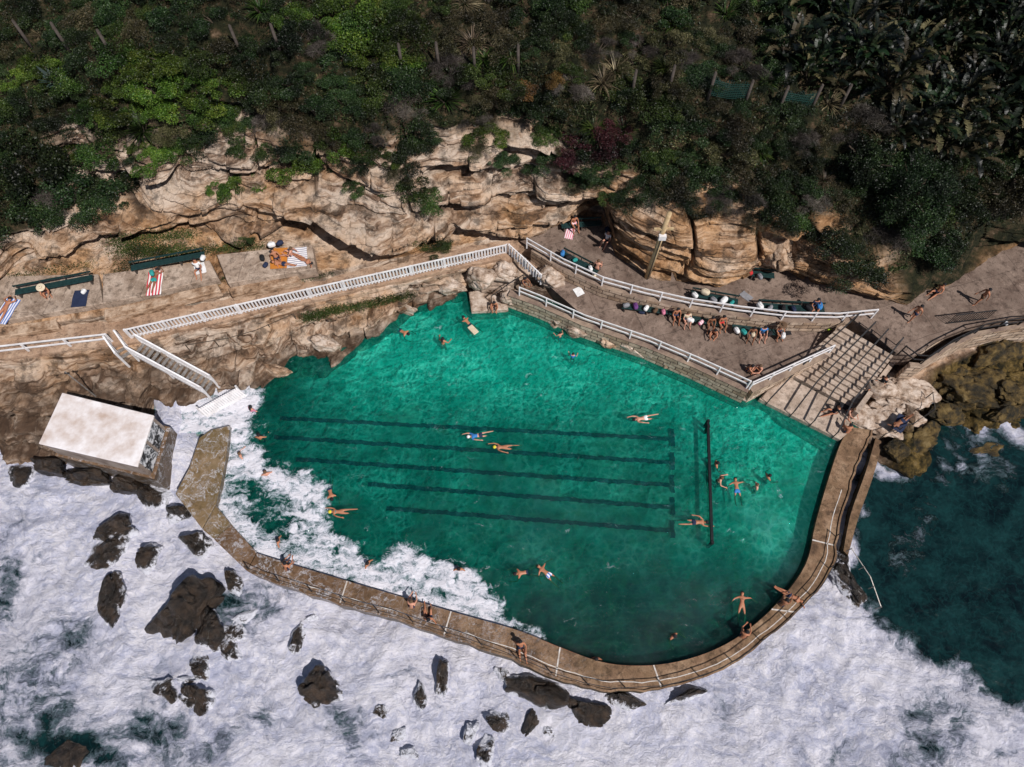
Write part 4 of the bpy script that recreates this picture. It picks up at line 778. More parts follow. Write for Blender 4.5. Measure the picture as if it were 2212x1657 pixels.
for i,j,lab in ((11,12,'green mesh net strung between posts on the slope, nearer the centre'),(13,14,'green mesh net on the slope beside the broad leaved plants')):
    A,B=PW[i],PW[j]; mb=MB(); L=(B-A).length; n=int(L/.13)
    for k in range(n+1): q=A.lerp(B,k/n); mb.bar(q+V_((0,0,.4)),q+V_((0,0,1.5+.12*math.sin(k))),.025,.02)
    for k in range(9): mb.bar(A+V_((0,0,.4+.13*k)),A.lerp(B,.5)+V_((0,0,.3+.12*k)),.025,.025); mb.bar(A.lerp(B,.5)+V_((0,0,.3+.12*k)),B+V_((0,0,.4+.13*k)),.025,.025)
    o=mb.build('mesh_net',M['net']); setp(o,lab,'net')
# ---------------- vegetation
def leaves(C,N,L,Wd,rg,flat=.5):
    n=len(C); a=rg.normal(size=(n,3))+N*flat; a/=np.linalg.norm(a,axis=1)[:,None]; r=rg.normal(size=(n,3)); b=np.cross(a,r); b/=np.linalg.norm(b,axis=1)[:,None]
    l=(L*rg.uniform(.6,1.3,n))[:,None]/2; w=(Wd*rg.uniform(.7,1.2,n))[:,None]/2
    V=np.stack([C-a*l,C+b*w,C+a*l,C-b*w],1).reshape(-1,3); Qf=np.arange(4*n).reshape(n,4); tone=np.repeat(rg.uniform(0,1,n),4); return V,Qf,tone
def cat(parts):
    Vs=[];Qs=[];Ts=[];o=0
    for V,Qf,t in parts: Vs.append(V);Qs.append(Qf+o);Ts.append(t);o+=len(V)
    return np.concatenate(Vs),np.concatenate(Qs),np.concatenate(Ts)
def shrub_mesh(seed,n,L,Wd,mat,blobs=14,flat=.55,squash=.7,spiky=False):
    rg=np.random.default_rng(seed); cs=[]
    for b in range(blobs):
        a=rg.uniform(0,6.28); rr=rg.uniform(0,.95)**.7; cs.append((rr*math.cos(a),rr*math.sin(a),squash*(.25+.65*(1-rr)*rg.uniform(.5,1.3)),rg.uniform(.14,.36)))
    parts=[]
    for x,y,z,r in cs:
        m=int(n*r*r/sum(q[3]**2 for q in cs)); d=rg.normal(size=(m,3)); d/=np.linalg.norm(d,axis=1)[:,None]; d[:,2]=np.abs(d[:,2])*1.-.25; rad=r*rg.uniform(.5,1.2,m)**.7
        C=np.array([x,y,z])+d*rad[:,None]*np.array([1,1,.85]); V,Qf,t=leaves(C,d,L,Wd,rg,1.2 if spiky else flat); t=np.clip(t+rg.uniform(-.3,.25),0,1); parts.append((V,Qf,t))
    V,Qf,t=cat(parts); return np_mesh('foliage',V,Qf,dict(tone=t),mat)
def stem_mesh(seed):
    mb=MB(); rg=random.Random(seed)
    for k in range(6):
        a=rg.uniform(0,6.28); r=rg.uniform(.2,.55); mb.tube([(0,0,-.35),(r*.4*math.cos(a),r*.4*math.sin(a),.1),(r*math.cos(a),r*math.sin(a),.45)],[.05,.03,.012],5)
    me=bpy.data.meshes.new('stems'); me.from_pydata([tuple(v) for v in mb.v],[],mb.f); me.materials.append(M['bark']); return me
KIND={}
for k,(m,n,L,Wd,sp) in dict(dark=('lf_dark',7000,.062,.036,0),mid=('lf_mid',6500,.062,.042,0),bright=('lf_bright',6500,.062,.048,0),olive=('lf_olive',6500,.08,.022,0),grey=('lf_grey',3600,.26,.008,1),red=('lf_red',6500,.07,.03,0),rust=('lf_rust',5000,.07,.03,0)).items():
    KIND[k]=[(shrub_mesh(s*13+len(k),n,L,Wd,M[m],18+2*s,spiky=bool(sp)),stem_mesh(s)) for s in range(4)]
def blade_mesh(seed,n,L,Wd,mat,up=.9,droop=.6,segs=5):
    rg=random.Random(seed); V=[];Qf=[];T_=[]
    for k in range(n):
        a=rg.uniform(0,6.283); el=rg.uniform(.35,1.3)*up; l=L*rg.uniform(.6,1.1); base=V_((rg.uniform(-.05,.05),rg.uniform(-.05,.05),0)); d=V_((math.cos(a)*math.cos(el),math.sin(a)*math.cos(el),math.sin(el))); s=V_((-math.sin(a),math.cos(a),0)); tn=rg.random(); o=len(V); p=base
        for i in range(segs+1):
            t=i/segs; w=Wd*(math.sin(math.pi*min(1,.12+t*.88)))**.7*.5+.002; V+= [tuple(p-s*w),tuple(p+s*w)]; T_+=[tn,tn]
            p=p+d*(l/segs); d=(d+V_((0,0,-droop/segs))).normalized()
        for i in range(segs): Qf.append((o+2*i,o+2*i+1,o+2*i+3,o+2*i+2))
    return np_mesh('foliage',V,Qf,dict(tone=T_),mat)
def paddle_mesh(seed,n=18):
    rg=random.Random(seed); V=[];Qf=[];T_=[]
    for k in range(n):
        a=rg.uniform(0,6.283); el=rg.uniform(.4,1.35); pl=rg.uniform(.3,1.1); l=rg.uniform(.5,.95); d=V_((math.cos(a)*math.cos(el),math.sin(a)*math.cos(el),math.sin(el))); s=V_((-math.sin(a),math.cos(a),0)); tn=rg.random()**1.3*.8 if rg.random()>.14 else 1.; p=V_((0,0,.0)); o=len(V)
        for q in (0,1): V+=[tuple(p-s*.02),tuple(p+s*.02)];T_+=[.8,.8];p=p+d*pl if q==0 else p
        Qf.append((o,o+1,o+3,o+2)); segs=12; wd=rg.uniform(.08,.13); dr=rg.uniform(.8,1.9)
        for side in (-1,1):
            pp=V_(p); dd=V_(d)
            for i in range(segs):
                t=i/segs;t2=(i+1)/segs; w1=wd*math.sin(math.pi*(.06+.9*t))**.8; w2=wd*math.sin(math.pi*(.06+.9*t2))**.8
                g_=rg.uniform(.45,.85) if rg.random()<.7 else 1.; lf_=rg.uniform(-.1,.6)
                o=len(V); e1=pp+(s*side+V_((0,0,lf_)))*w1; pn=pp+dd*(l/segs); e2=pp+dd*(l/segs)*g_+(s*side+V_((0,0,lf_)))*w2
                V+=[tuple(pp),tuple(e1),tuple(e2),tuple(pn)]; T_+=[tn]*4; Qf.append((o,o+1,o+2,o+3)); pp=pn; dd=(dd+V_((0,0,-dr/segs))).normalized()
    return np_mesh('foliage',V,Qf,dict(tone=T_),M['lf_big'])
KIND['paddle']=[(paddle_mesh(s),stem_mesh(s)) for s in range(5)]
KIND['tuft']=[(blade_mesh(s,130,.95,.024,M['lf_straw'],1.,1.1),stem_mesh(s)) for s in range(2)]
KIND['gtuft']=[(blade_mesh(s+5,130,.95,.04,M['lf_mid'],1.,.9),stem_mesh(s)) for s in range(2)]
KIND['agave']=[(blade_mesh(3,26,.9,.14,M['lf_blue'],.8,.15),stem_mesh(1))]
NM=dict(grey='dead_bush',tuft='grass_tuft',gtuft='strappy_plant',paddle='banana_like_plant',agave='agave',bright='leafy_mound')
def plant(kind,px,py,rpx,label,cat=None,group=None,name=None,zs=1.,lift=0):
    q=hit(px,py); mpp=(P(px+1,py,q.z)-P(px,py,q.z)).length; s=rpx*mpp
    r=thing(name or NM.get(kind,'shrub'),label,cat or ('plant' if kind in('gtuft','paddle','agave') else 'grass' if kind=='tuft' else 'bush' if kind in('grey','bright') else 'shrub'),q+V_((0,0,lift-.1*s)),random.uniform(0,6.28),group); fm,sm=random.choice(KIND[kind])
    r.scale=(s*random.uniform(.8,1.15),s*random.uniform(.8,1.2),s*zs); link('foliage',fm,r); link('stems',sm,r); return r
HT=R['H']
LAB=dict(dark=('dense dark green shrub on the slope above the cliff','dark green shrubs on the slope'),mid=('mid green leafy shrub on the slope above the cliff','mid green shrubs on the slope'),bright=('bright green leafy mound on the slope above the cliff','bright green mounds on the slope'),olive=('dull olive scrubby shrub on the slope above the cliff','olive shrubs on the slope'),grey=('dry grey twiggy bush on the slope above the cliff','dry grey bushes on the slope'),paddle=('broad leaved banana like plant in the shaded upper right corner','banana like plants in the shaded corner'),tuft=('dry strappy grass tuft on the slope','grass tufts on the slope'),gtuft=('green strappy plant on the slope','green strappy plants on the slope'))
cnt=0
BC=[(330,190,120,75),(430,235,100,45),(820,60,120,80),(700,20,80,50),(640,350,60,40),(230,240,80,40),(60,150,60,60)]
BARE=[(1290,180,60,80),(1900,280,90,60),(900,210,60,35),(1010,80,40,40),(900,110,36,36),(1480,300,50,28),(1750,200,60,30)]
for yy in range(-50,590,47):
    for xx in range(-50,2280,59):
        x=xx+random.uniform(-28,28); y=yy+random.uniform(-22,22); top=np.interp(x,HT[:,0],HT[:,1])
        if y>top-14: continue
        if x>1690 and y<330 and not(1690<x<1930 and y>195):
            plant('paddle',x,y,random.uniform(44,72),LAB['paddle'][0],None,LAB['paddle'][1],None,.9)
            plant('paddle',x+random.uniform(-30,30),y+random.uniform(-20,20),random.uniform(40,60),LAB['paddle'][0],None,LAB['paddle'][1],None,.8)
            continue
        bare=any(((x-a_)/c_)**2+((y-b_)/d_)**2<1 for a_,b_,c_,d_ in BARE); rnd_=random.random()
        if bare:
            if rnd_<.3: k='tuft'
            elif rnd_<.45: k='grey'
            else: continue
        else:
            br=any(((x-a_)/c_)**2+((y-b_)/d_)**2<1 for a_,b_,c_,d_ in BC)
            if br: k='bright' if rnd_<.6 else 'mid'
            elif rnd_<.46: k='dark'
            elif rnd_<.68: k='olive'
            elif rnd_<.88: k='mid'
            elif rnd_<.92: k='grey'
            elif rnd_<.95: k='tuft'
            else: k='gtuft'
            if x>1500 and k=='mid' and random.random()<.6: k='dark'
            if x<260 and y>270: k='dark' if rnd_<.8 else 'olive'
        plant(k,x,y,random.uniform(30,60),LAB[k][0],None,LAB[k][1],None,random.uniform(.6,1.05)); cnt+=1
x=160
while x<1900:
    top=np.interp(x,HT[:,0],HT[:,1])
    if not (930<x<1010 or 1060<x<1150) or random.random()<.25:
        k=random.choice(['dark','olive','dark','mid','dark','grey']) if x>1180 else random.choice(['dark','mid','olive','bright','mid','dark'])
        plant(k,x,top+random.uniform(-14,34),random.uniform(26,48),LAB[k][0].replace('on the slope above the cliff','growing along the cliff rim'),None,LAB[k][1].replace('on the slope','along the cliff rim'),None,.6)
    x+=random.uniform(26,48)
SP=[('red',1275,318,66,'burgundy leaved bush hanging over the cliff edge'),('red',1325,285,56,'smaller burgundy bush behind the larger one'),('red',1235,345,40,'lowest burgundy bush on the cliff edge'),('rust',1140,185,48,'rusty orange bush beside the short slope post'),('rust',1195,170,34,'small orange brown bush right of the rusty one'),('grey',585,262,62,'grey twiggy bush hanging over the left cliff'),('grey',675,90,62,'large grey green twiggy bush below the top edge'),('grey',1385,100,42,'pale grey dead bush near the fence turn'),('grey',1710,300,56,'dry grey bush left of the dark round tree'),('grey',1610,405,60,'grey dry bush over the tan cliff'),('grey',120,430,66,'grey dry bush under the leftmost green mass'),('grey',1480,130,36,'grey bush above the spiky post fence'),
('bright',640,360,58,'bright green bush on the upper cliff ledge'),('bright',520,397,46,'bright green cushion on the middle cliff ledge'),('bright',470,404,32,'small bright cushion left of the ledge cushion'),('mid',870,415,60,'green trailing bush in the centre of the cliff'),('mid',930,438,40,'small green bush right of the trailing cliff bush'),('mid',770,404,30,'tiny bright green clump on the cliff face'),('mid',1325,432,30,'tiny green clump beside the timber pole cliff'),('mid',1290,388,34,'small green clump under the burgundy bush'),('dark',60,350,110,'large dark green bush mass at the left edge'),('dark',180,375,100,'wide dark green bush spilling over the left cliff'),('dark',40,450,90,'low dark bush touching the left picture edge'),('dark',265,400,86,'dark green bush tip at the left cliff corner'),('dark',130,460,66,'dark bush at the foot of the left green mass'),('dark',220,445,62,'dark bush between the grey bush and the cliff corner'),('mid',235,330,66,'mid green bush capping the left cliff corner'),('bright',725,305,56,'yellow green bush above the cliff notch'),('bright',680,335,50,'bright bush left of the cliff notch'),('mid',790,345,40,'green bush right of the cliff notch'),('bright',420,235,60,'bright bush above the first cliff block'),('bright',330,190,62,'bright green mound under the leaning posts'),('bright',800,60,90,'large bright green leafy mound below the top edge'),('bright',860,100,60,'bright creeper mound left of the centre posts'),('mid',520,316,34,'small shrub sitting on the upper cliff step'),('dark',890,330,60,'dark shrub tucked between the cliff towers'),('olive',860,368,38,'olive shrub under the dark tower shrub'),('olive',1035,325,40,'olive shrub between two cliff towers'),('dark',1090,352,34,'dark tuft below the right cliff tower'),('dark',1150,365,30,'dark tuft on the ledge right of the cliff towers'),('gtuft',1655,175,50,'spiky green yucca like tuft behind the net'),('tuft',900,95,50,'straw coloured tuft left of the centre posts'),('tuft',850,215,44,'dry straw tuft above the middle cliff'),('dark',1480,380,52,'dark bush above the timber pole'),('dark',1560,420,48,'dark bush hanging over the tan cliff'),('grey',1830,300,40,'dry thicket at the edge of the dark tree'),('dark',1200,350,48,'dark bush left of the burgundy bush'),('olive',1240,398,32,'olive bush under the burgundy cliff bush'),('dark',1400,400,44,'dark bush right above the pole top'),('dark',1680,438,58,'dark bush drooping over the right tan cliff'),('grey',1750,425,50,'grey bush between the tan cliff and the tree'),('dark',1790,520,64,'dark overhanging bush near the cliff foot bench'),('dark',1850,590,64,'dark bush reaching down to the deck'),('gtuft',1640,330,44,'spiky green clump above the grey cliff bush')]
for k,x,y,rp_,lab in SP: plant(k,x,y,rp_,lab,None,None,None,.75)
plant('agave',132,188,46,'blue green agave rosette among the left bushes',None,None,None,1.,.5)
for x,y,rr,lab in ((530,520,20,'small green weed clump on the rock apron'),(940,530,34,'low dark green clump beside the path'),(1560,415,26,'olive clump on the tan cliff rim')): plant('mid',x,y,rr,lab,'plant',None,'weed_clump',.35)
def tree(px,py,rpx,hz,label,mat,seed,n=26000,ls=(.17,.08)):
    q=hit(px,py); mpp=(P(px+1,py,q.z)-P(px,py,q.z)).length; s=rpx*mpp; r=thing('dense_tree',label,'tree',q); rg=np.random.default_rng(seed)
    mb=MB(); mb.tube([q-V_((0,0,.4)),q+V_((.1,0,s*.4)),q+V_((0,.1,s*.9))],[.25,.2,.1],8)
    for k in range(7): a=k*.9; mb.tube([q+V_((0,0,s*.3)),q+V_((math.cos(a)*s*.35,math.sin(a)*s*.35,s*.55)),q+V_((math.cos(a)*s*.7,math.sin(a)*s*.7,s*.75))],[.12,.07,.03],6)
    mb.build('trunk',M['bark'],r); parts=[]
    for b in range(80):
        d=rg.normal(size=3); d/=np.linalg.norm(d); d[2]=abs(d[2]); c=np.array([0,0,s*.35*hz])+d*s*rg.uniform(.35,.95)*np.array([1,1,hz]); rb=s*rg.uniform(.10,.26); m=n//80
        e=rg.normal(size=(m,3)); e/=np.linalg.norm(e,axis=1)[:,None]; C=c+e*rb*rg.uniform(.4,1.2,(m,1)); V,Qf,t=leaves(C,e,ls[0],ls[1],rg,.6); parts.append((V,Qf,np.clip(t+rg.uniform(-.35,.2),0,1)))
    V,Qf,t=cat(parts); link('crown',np_mesh('crown',V,Qf,dict(tone=t),mat),r)
tree(1950,455,100,1.0,'dark round evergreen tree over the right end of the cliff',M['lf_dark'],3,40000,(.13,.06))
tree(2010,545,60,.7,'lower dark tree spilling onto the deck edge',M['lf_dark'],4,20000,(.13,.06))
tree(1860,370,70,.8,'dark tree top behind the round evergreen',M['lf_dark'],5,20000,(.13,.06))
tree(2150,440,76,.8,'shadowy tree at the right picture edge',M['lf_olive'],6,20000,(.14,.05))
tree(2240,370,90,.8,'shadowy tree cut by the right picture edge',M['lf_dark'],7,20000,(.14,.06))
mask=(veg.ravel()>.45)&(vv.ravel()>7.8)&(vv.ravel()<10.9)&(pxv.ravel()>-350)&(pxv.ravel()<2560)
ids=np.where(mask)[0]; ids=rng.choice(ids,min(190000,len(ids)*3)); C=TVf[ids]+rng.normal(size=(len(ids),3))*np.array([.12,.12,.05])+np.array([0,0,.06])
dn=fbm(C[:,0]*.5,C[:,1]*.5,C[:,2]*.3,4); C=C[dn>-.15+rng.uniform(-.1,.1,len(C))]; 
V,Qf,t=leaves(C,np.tile([0,0,1.],(len(C),1)),.2,.07,rng,.5); t=np.clip(t*.7+.5*np.repeat(fbm(C[:,0]*.4,C[:,1]*.4,C[:,2]*0,3),4)+.10,0,1)
setp(link('hillside_ground_cover',np_mesh('ground_cover',V,Qf,dict(tone=t),M['lf_gc'])),'low leafy ground cover over the slope','ground cover',kind='stuff')
gp_=[]
def gpatch(x0,y0,x1,y1,w,n):
    for _ in range(n):
        t=random.random(); q=hit(x0+(x1-x0)*t+random.gauss(0,w),y0+(y1-y0)*t+random.gauss(0,w*.6)); gp_.append(q+V_((0,0,.03)))
gpatch(260,540,400,545,16,6500); gpatch(400,545,570,530,10,2500); gpatch(240,520,420,505,12,3600); gpatch(350,630,470,612,6,2000); gpatch(250,600,290,560,14,900); gpatch(500,640,720,590,5,900); gpatch(655,690,740,665,9,3000); gpatch(750,668,890,636,8,3600); gpatch(900,530,960,525,10,900); gpatch(450,610,560,590,5,600); gpatch(20,600,200,570,10,900)
C=np.array([tuple(q) for q in gp_]); V,Qf,t=leaves(C,np.tile([0,0,1.],(len(C),1)),.16,.045,rng,1.2)
setp(link('terrace_grass',np_mesh('terrace_grass',V,Qf,dict(tone=t),M['lf_mid'])),'short grass between the terrace slabs','grass',kind='stuff')
print('veg',cnt,time.time()-t0)
# ---------------- benches
def bench(p0,p1,z,label,back=True):
    a_,b_=P(*p0,z),P(*p1,z); d=b_-a_; L=d.length; r=thing('bench',label,'bench',(a_+b_)/2,math.atan2(d.y,d.x)); ORG[r.name]=V_()
    for k in range(3): mb=MB(); mb.box((0,-.16+.16*k,.44),(L,.13,.04)); mb.build('seat_board',M['green'],r)
    mb=MB(); mb.box((0,.27,.72),(L,.04,.14)); 
    if back: mb.build('backrest',M['green'],r)
    n=max(2,round(L/1.6)+1)
    for k in range(n):
        x=-L/2+.2+(L-.4)*k/(n-1); mb=MB(); mb.box((x,-.02,.21),(.08,.4,.42)); 
        if back: mb.box((x,.24,.58),(.06,.04,.36))
        mb.build('leg',M['wood'],r)
bench((42,640),(208,608),4.25,'dark green bench on the leftmost terrace slab')
bench((290,588),(448,558),4.32,'dark green bench on the pale terrace slab')
bench((1212,497),(1298,490),2.42,'green bench in the shade of the cliff cave')
bench((1212,555),(1290,596),2.42,'green bench just inside the upper railing near the cave')
bench((1342,668),(1450,682),1.4,'first bench from the left on the lower deck',False)
bench((1462,690),(1568,710),1.4,'second bench from the left on the lower deck',False)
bench((1578,714),(1690,728),1.4,'third bench from the left on the lower deck',False)
bench((1535,590),(1668,604),2.42,'green bench at the foot of the tan cliff')
bench((1490,642),(1590,660),2.42,'green bench behind the upper railing under the white hats')
bench((1632,668),(1775,676),2.42,'green bench near the right end of the upper railing')
def towel(px,py,z,w,l,rot,mat,label,group=None):
    q=P(px,py,z+.02); nx,ny=14,20; V=[];Qf=[]; sd=random.random()*9
    for j in range(ny+1):
        for i in range(nx+1):
            x=(i/nx-.5)*w;y=(j/ny-.5)*l; V.append((x+.02*math.sin(y*5+sd),y,.015+.014*math.sin(x*9+sd)*math.cos(y*6+sd)))
    for j in range(ny):
        for i in range(nx): a_=j*(nx+1)+i; Qf.append((a_,a_+1,a_+nx+2,a_+nx+1))
    o=link('beach_towel',np_mesh('towel',V,Qf,{},M[mat],True)); o.location=q; o.rotation_euler=(0,0,math.radians(rot)); setp(o,label,'towel',group); return o
towel(334,612,4.33,.95,1.9,8,'tw_red','red and white striped towel on the pale terrace slab')
towel(14,672,4.26,.95,1.9,-10,'tw_blue','blue and white striped towel at the left edge')
towel(173,645,4.26,.95,1.3,5,'navy','plain navy towel by the leftmost bench')
towel(603,558,4.21,1.1,1.7,5,'orange','orange picnic towel on the rough slab')
towel(642,556,4.22,1.3,1.6,8,'tw_grey','white striped towel beside the orange one')
towel(432,580,4.33,.7,.9,20,'wht','white towel under the sitter at the bench end')
towel(1232,500,2.43,.6,1.4,-15,'tw_pink','pink striped towel in front of the cave bench')
towel(1250,630,1.41,.6,.7,30,'wht','white towel dropped on the lower deck near its start')
towel(1612,640,2.43,.5,.8,40,'grey','grey towel on the upper deck floor')
towel(1700,716,1.41,.5,.6,10,'blk','black towel at the end of the bench row')
towel(1905,625,2.43,.5,1.1,-50,'blk','black towel under the dark tree')
towel(1945,915,.75,.7,1.3,-40,'navy','dark towel on the pale rock below the stairs')
towel(1830,880,.45,.6,1.0,40,'blk','black towel at the side of the stair landing')
towel(1238,566,2.43,.5,.6,20,'blk','black cloth beside the railing bench')
def bag(px,py,z,s,mat,label):
    q=P(px,py,z); r=thing('beach_bag',label,'bag',q,random.uniform(0,3)); ORG[r.name]=V_()
    v=IV3.copy(); v=np.sign(v)*np.abs(v)**.7; v*=np.array([.24,.15,.16])*s; v*=(1+.12*fbm(v[:,0]*9+px,v[:,1]*9,v[:,2]*9,2))[:,None]; v[:,2]+=.15*s
    link('pouch',np_mesh('pouch',v,IF3,{},M[mat],True),r); mb=MB(); mb.tube([(-.14*s,0,.26*s),(-.08*s,0,.42*s),(.08*s,0,.42*s),(.14*s,0,.26*s)],.014,6); mb.build('handle',M[mat],r)
zb=2.42; lb=1.4
for x,y,z,s,m,lab in ((1352,662,lb+.46,1.,'grey','grey bag on the first lower deck bench'),(1372,664,lb+.46,1.1,'purple','dark purple bag beside the grey bag'),(1395,668,lb+.46,1.,'wht','white bundle on the first lower deck bench'),(1385,676,lb,1.,'navy','navy bag under the first lower deck bench'),(1415,673,lb+.46,.9,'brown','brown bag at the end of the first bench'),(1432,676,lb+.46,.9,'pink','pink bundle at the end of the first bench'),
 (1490,694,lb+.46,1.1,'wht','white bundle between the bench sitters'),(1513,699,lb+.46,.9,'tw_pink','striped bundle on the second bench'),(1590,716,lb+.46,1.,'wht','white bag on the third bench'),(1605,719,lb+.46,1.,'teal','teal bag on the third bench'),(1625,724,lb+.46,1.,'cream','cream bag near the third bench sitters'),(1660,724,lb+.46,1.,'blk','black bag on the third bench'),(1690,727,lb+.46,1.,'wht','white cap like bundle at the third bench end'),
 (1215,550,zb+.46,1.,'blue','blue bag on the railing bench'),(1228,558,zb+.46,1.,'blk','black bag on the railing bench'),(1242,564,zb+.46,.8,'teal','teal bag on the railing bench'),(1275,582,zb+.46,.9,'wht','white bag at the end of the railing bench'),(1545,590,zb+.46,1.,'brown','brown bag on the cliff foot bench'),(1572,592,zb+.46,1.,'teal','teal bag on the cliff foot bench'),(1600,596,zb+.46,1.,'blk','black bag on the cliff foot bench'),(1616,590,zb+.5,1.3,'red','bright red bag on the cliff foot bench'),(1640,600,zb+.46,1.,'grey','grey bag on the cliff foot bench'),
 (1500,640,zb+.46,1.,'wht','white hat like bundle on the hats bench'),(1522,634,zb+.6,1.3,'cream','big cream bundle on the hats bench'),(1540,650,zb+.46,1.,'grey','grey bag on the hats bench'),(1562,652,zb+.46,1.3,'wht','large white bundle on the hats bench'),(1580,656,zb+.46,.8,'teal','teal bag on the hats bench'),(1640,664,zb+.46,1.2,'wht','white bag at the start of the right bench'),(1662,668,zb+.46,1.,'grey','grey bag on the right bench'),(1690,668,zb+.46,1.,'blk','black bag on the right bench'),(1712,670,zb+.46,1.,'navy','navy bag on the right bench'),(1745,668,zb+.46,1.2,'blk','big black bag on the right bench'),(1768,664,zb+.46,1.2,'blue','blue bag at the right bench end'),(1765,675,zb,1.,'wht','white bag beside the right bench end'),
 (1805,598,zb,.9,'blue','blue bag lying under the cliff'),(1835,600,zb,.8,'yellow','yellow bag lying under the cliff'),(1790,712,1.6,.8,'lime','lime green bag by the end of the railing'),(1740,706,1.4,.9,'navy','navy bag on the floor beyond the bench row'),(1560,598,zb,.8,'wht','white bag under the cliff foot bench'),
 (588,532,4.2,1.1,'wht','white bag at the picnic slab corner'),(606,528,4.2,1.,'navy','navy bag at the picnic slab corner'),(568,560,4.2,1.,'blk','black bag left of the orange towel'),(575,575,4.2,.9,'navy','dark bag below the black picnic bag'),(440,560,4.78,.9,'wht','white hat like bundle on the terrace bench'),(183,632,4.27,.8,'wht','white bundle on the navy towel'),(330,592,4.78,.9,'teal','teal bag on the terrace bench above the red towel'),(2170,700,2.42,.7,'wht','white bag by the far seawall rail'),(1285,632,1.4,.8,'navy','navy bag on the lower deck under the railing'),(1312,500,2.42,1.1,'navy','navy bag beside the white shirted sitter'),(1283,596,2.42,.8,'cream','cream bag beside the railing sitter')):
    bag(x,y,z,s,m,lab)
# ---------------- people
pp=person
W0=0.; FZ_=.12
pp(865,714,W0,'breast',60,'sk2','swimmer paddling alone nearest the pool shore rocks')
pp(957,742,W0,'wade',160,'sk2','person standing in red swimsuit below the entry platform',hair='longhair',suit='briefs',sc='red',top='top',tc='red')
pp(1014,700,W0,'breast',-140,'sk2','person kneeling by a pale bodyboard near the entry platform',hc='blk')
bb=thing('bodyboard','pale bodyboard in front of the swimmer near the entry platform','board',P(1022,712,.02)); mb=MB(); q=P(1022,712,.05); mb.box(q,(.42,.8,.06),math.radians(40)); mb.build('deck',M['cream'],bb,bevel=.03); mb=MB(); mb.tube([q+V_((.1,.3,.05)),q+V_((.3,.6,-.02))],.012,6); mb.build('leash',M['blk'],bb)
pp(1210,727,W0,'wade',200,'sk1','child wading below the middle of the lower deck',scale=.75,sc='blue')
pp(1237,772,W0,'wade',170,'sk1','child in blue swimsuit wading left of pool middle',scale=.75,top='shirt',tc='blue')
pp(1392,903,W0,'crawl',-80,'sk1','freestyle swimmer in white trunks above the first lane line',sc='wht')
pp(1035,940,W0,'crawl',-80,'sk1','snorkeller in blue rash shirt above the first lane line',top='shirt',tc='blue',hc='wht')
pp(1092,966,W0,'crawl',-90,'sk2','freestyle swimmer in yellow cap between the first two lane lines',hc='yellow',suit='briefs')
pp(1545,1003,W0,'tread',90,'sk2','upper of two people holding the black beam')
pp(1552,1038,W0,'wade',80,'sk1','lower of two people holding the black beam',hc='brown')
pp(1592,1058,W0,'float',180,'sk2','person floating upright in blue shorts right of the beam',sc='blue')
pp(1637,1050,W0,'tread',-90,'sk1','nearer of two chatting people in the right shallow',hc='brown')
pp(1657,1031,W0,'tread',110,'sk2','farther of two chatting people in the right shallow')
pp(1502,1128,W0,'crawl',90,'sk2','swimmer in dark trunks reaching the black beam from the left')
pp(738,1105,W0,'crawl',-88,'sk2','swimmer in yellow cap at the left beside the foam',hc='yellow',suit='briefs',sc='teal',top='top',tc='teal')
pp(712,1058,W0,'breast',20,'sk2','person paddling by the foam above the yellow cap swimmer')
pp(577,1027,W0,'tread',200,'sk1','bather in the foam left of the surf front',hc='brown',dz=FZ_)
pp(562,948,W0,'tread',180,'sk2','bather at the left edge of the first lane',dz=FZ_)
pp(543,887,W0,'tread',150,'sk1','bather in pink top by the white picket gate',top='shirt',tc='pink',hair='longhair',dz=FZ_)
pp(518,986,W0,'tread',120,'sk1','bather deep in the foam beside the mossy platform',hc='brown',dz=FZ_)
pp(600,1170,W0,'tread',90,'sk2','bather in foam just above the sea wall corner',dz=FZ_)
pp(793,1218,W0,'tread',60,'sk2','bather in the middle of the surf front',dz=FZ_)
pp(992,1228,W0,'tread',0,'sk2','bather at the right tip of the surf front',dz=FZ_)
pp(1137,1236,W0,'breast',-80,'sk2','swimmer beside the floating person in patterned shorts')
pp(1183,1240,W0,'float',-130,'sk2','person floating in pale blue patterned shorts',sc='tw_blue')
pp(1603,1308,W0,'float',170,'sk2','woman floating in black bikini near the wall curve',hair='longhair',suit='briefs',sc='blk',top='top',tc='blk')
pp(1453,1372,W0,'tread',40,'sk2','bather in black top close to the bottom of the pool',top='top',tc='blk',hair='longhair')
pp(620,1230,WZ,'hug',160,'sk2','person crouching on the sea wall near its wet corner')
pp(890,1312,WZ,'hug',170,'sk1','person sitting on the sea wall, left of the pair',hc='brown')
pp(928,1336,WZ,'floor',190,'sk2','person sitting on the sea wall, right of the pair')
pp(1125,1397,WZ,'floor',10,'sk2','person sitting on the sea wall below the end of the surf')
pp(1287,1420,W0+.1,'tread',0,'sk3','bather resting against the inside of the wall curve')
pp(1602,1376,WZ,'hug',150,'sk2','person crouching at the inner edge of the wall curve')
pp(1705,1287,WZ,'supine',60,'sk2','person lying on the right side of the wall curve')
pp(1685,1306,WZ,'hug',130,'sk3','person sitting next to the one lying on the wall curve')
pp(1068,662,.35,'hug',0,'sk2','person sitting on the small white entry platform')
pp(1130,612,1.5,'hug',40,'sk3','person crouching on the rocks by the entry handrail')
pp(1238,492,2.42,'sit',20,'sk2','woman on the cave bench wrapped in a striped towel',hair='longhair',suit='shorts',sc='tw_pink',top='top',tc='red')
pp(1310,520,2.42,'floor',-30,'sk1','person in white shirt sitting by the cliff cave',top='shirt',tc='wht')
pp(1288,590,2.42,'sit',160,'sk1','person on the railing bench with bare back',hc='brown')
pp(1456,688,1.4,'sit',5,'sk2','first sitter on the second lower bench, bare chested')
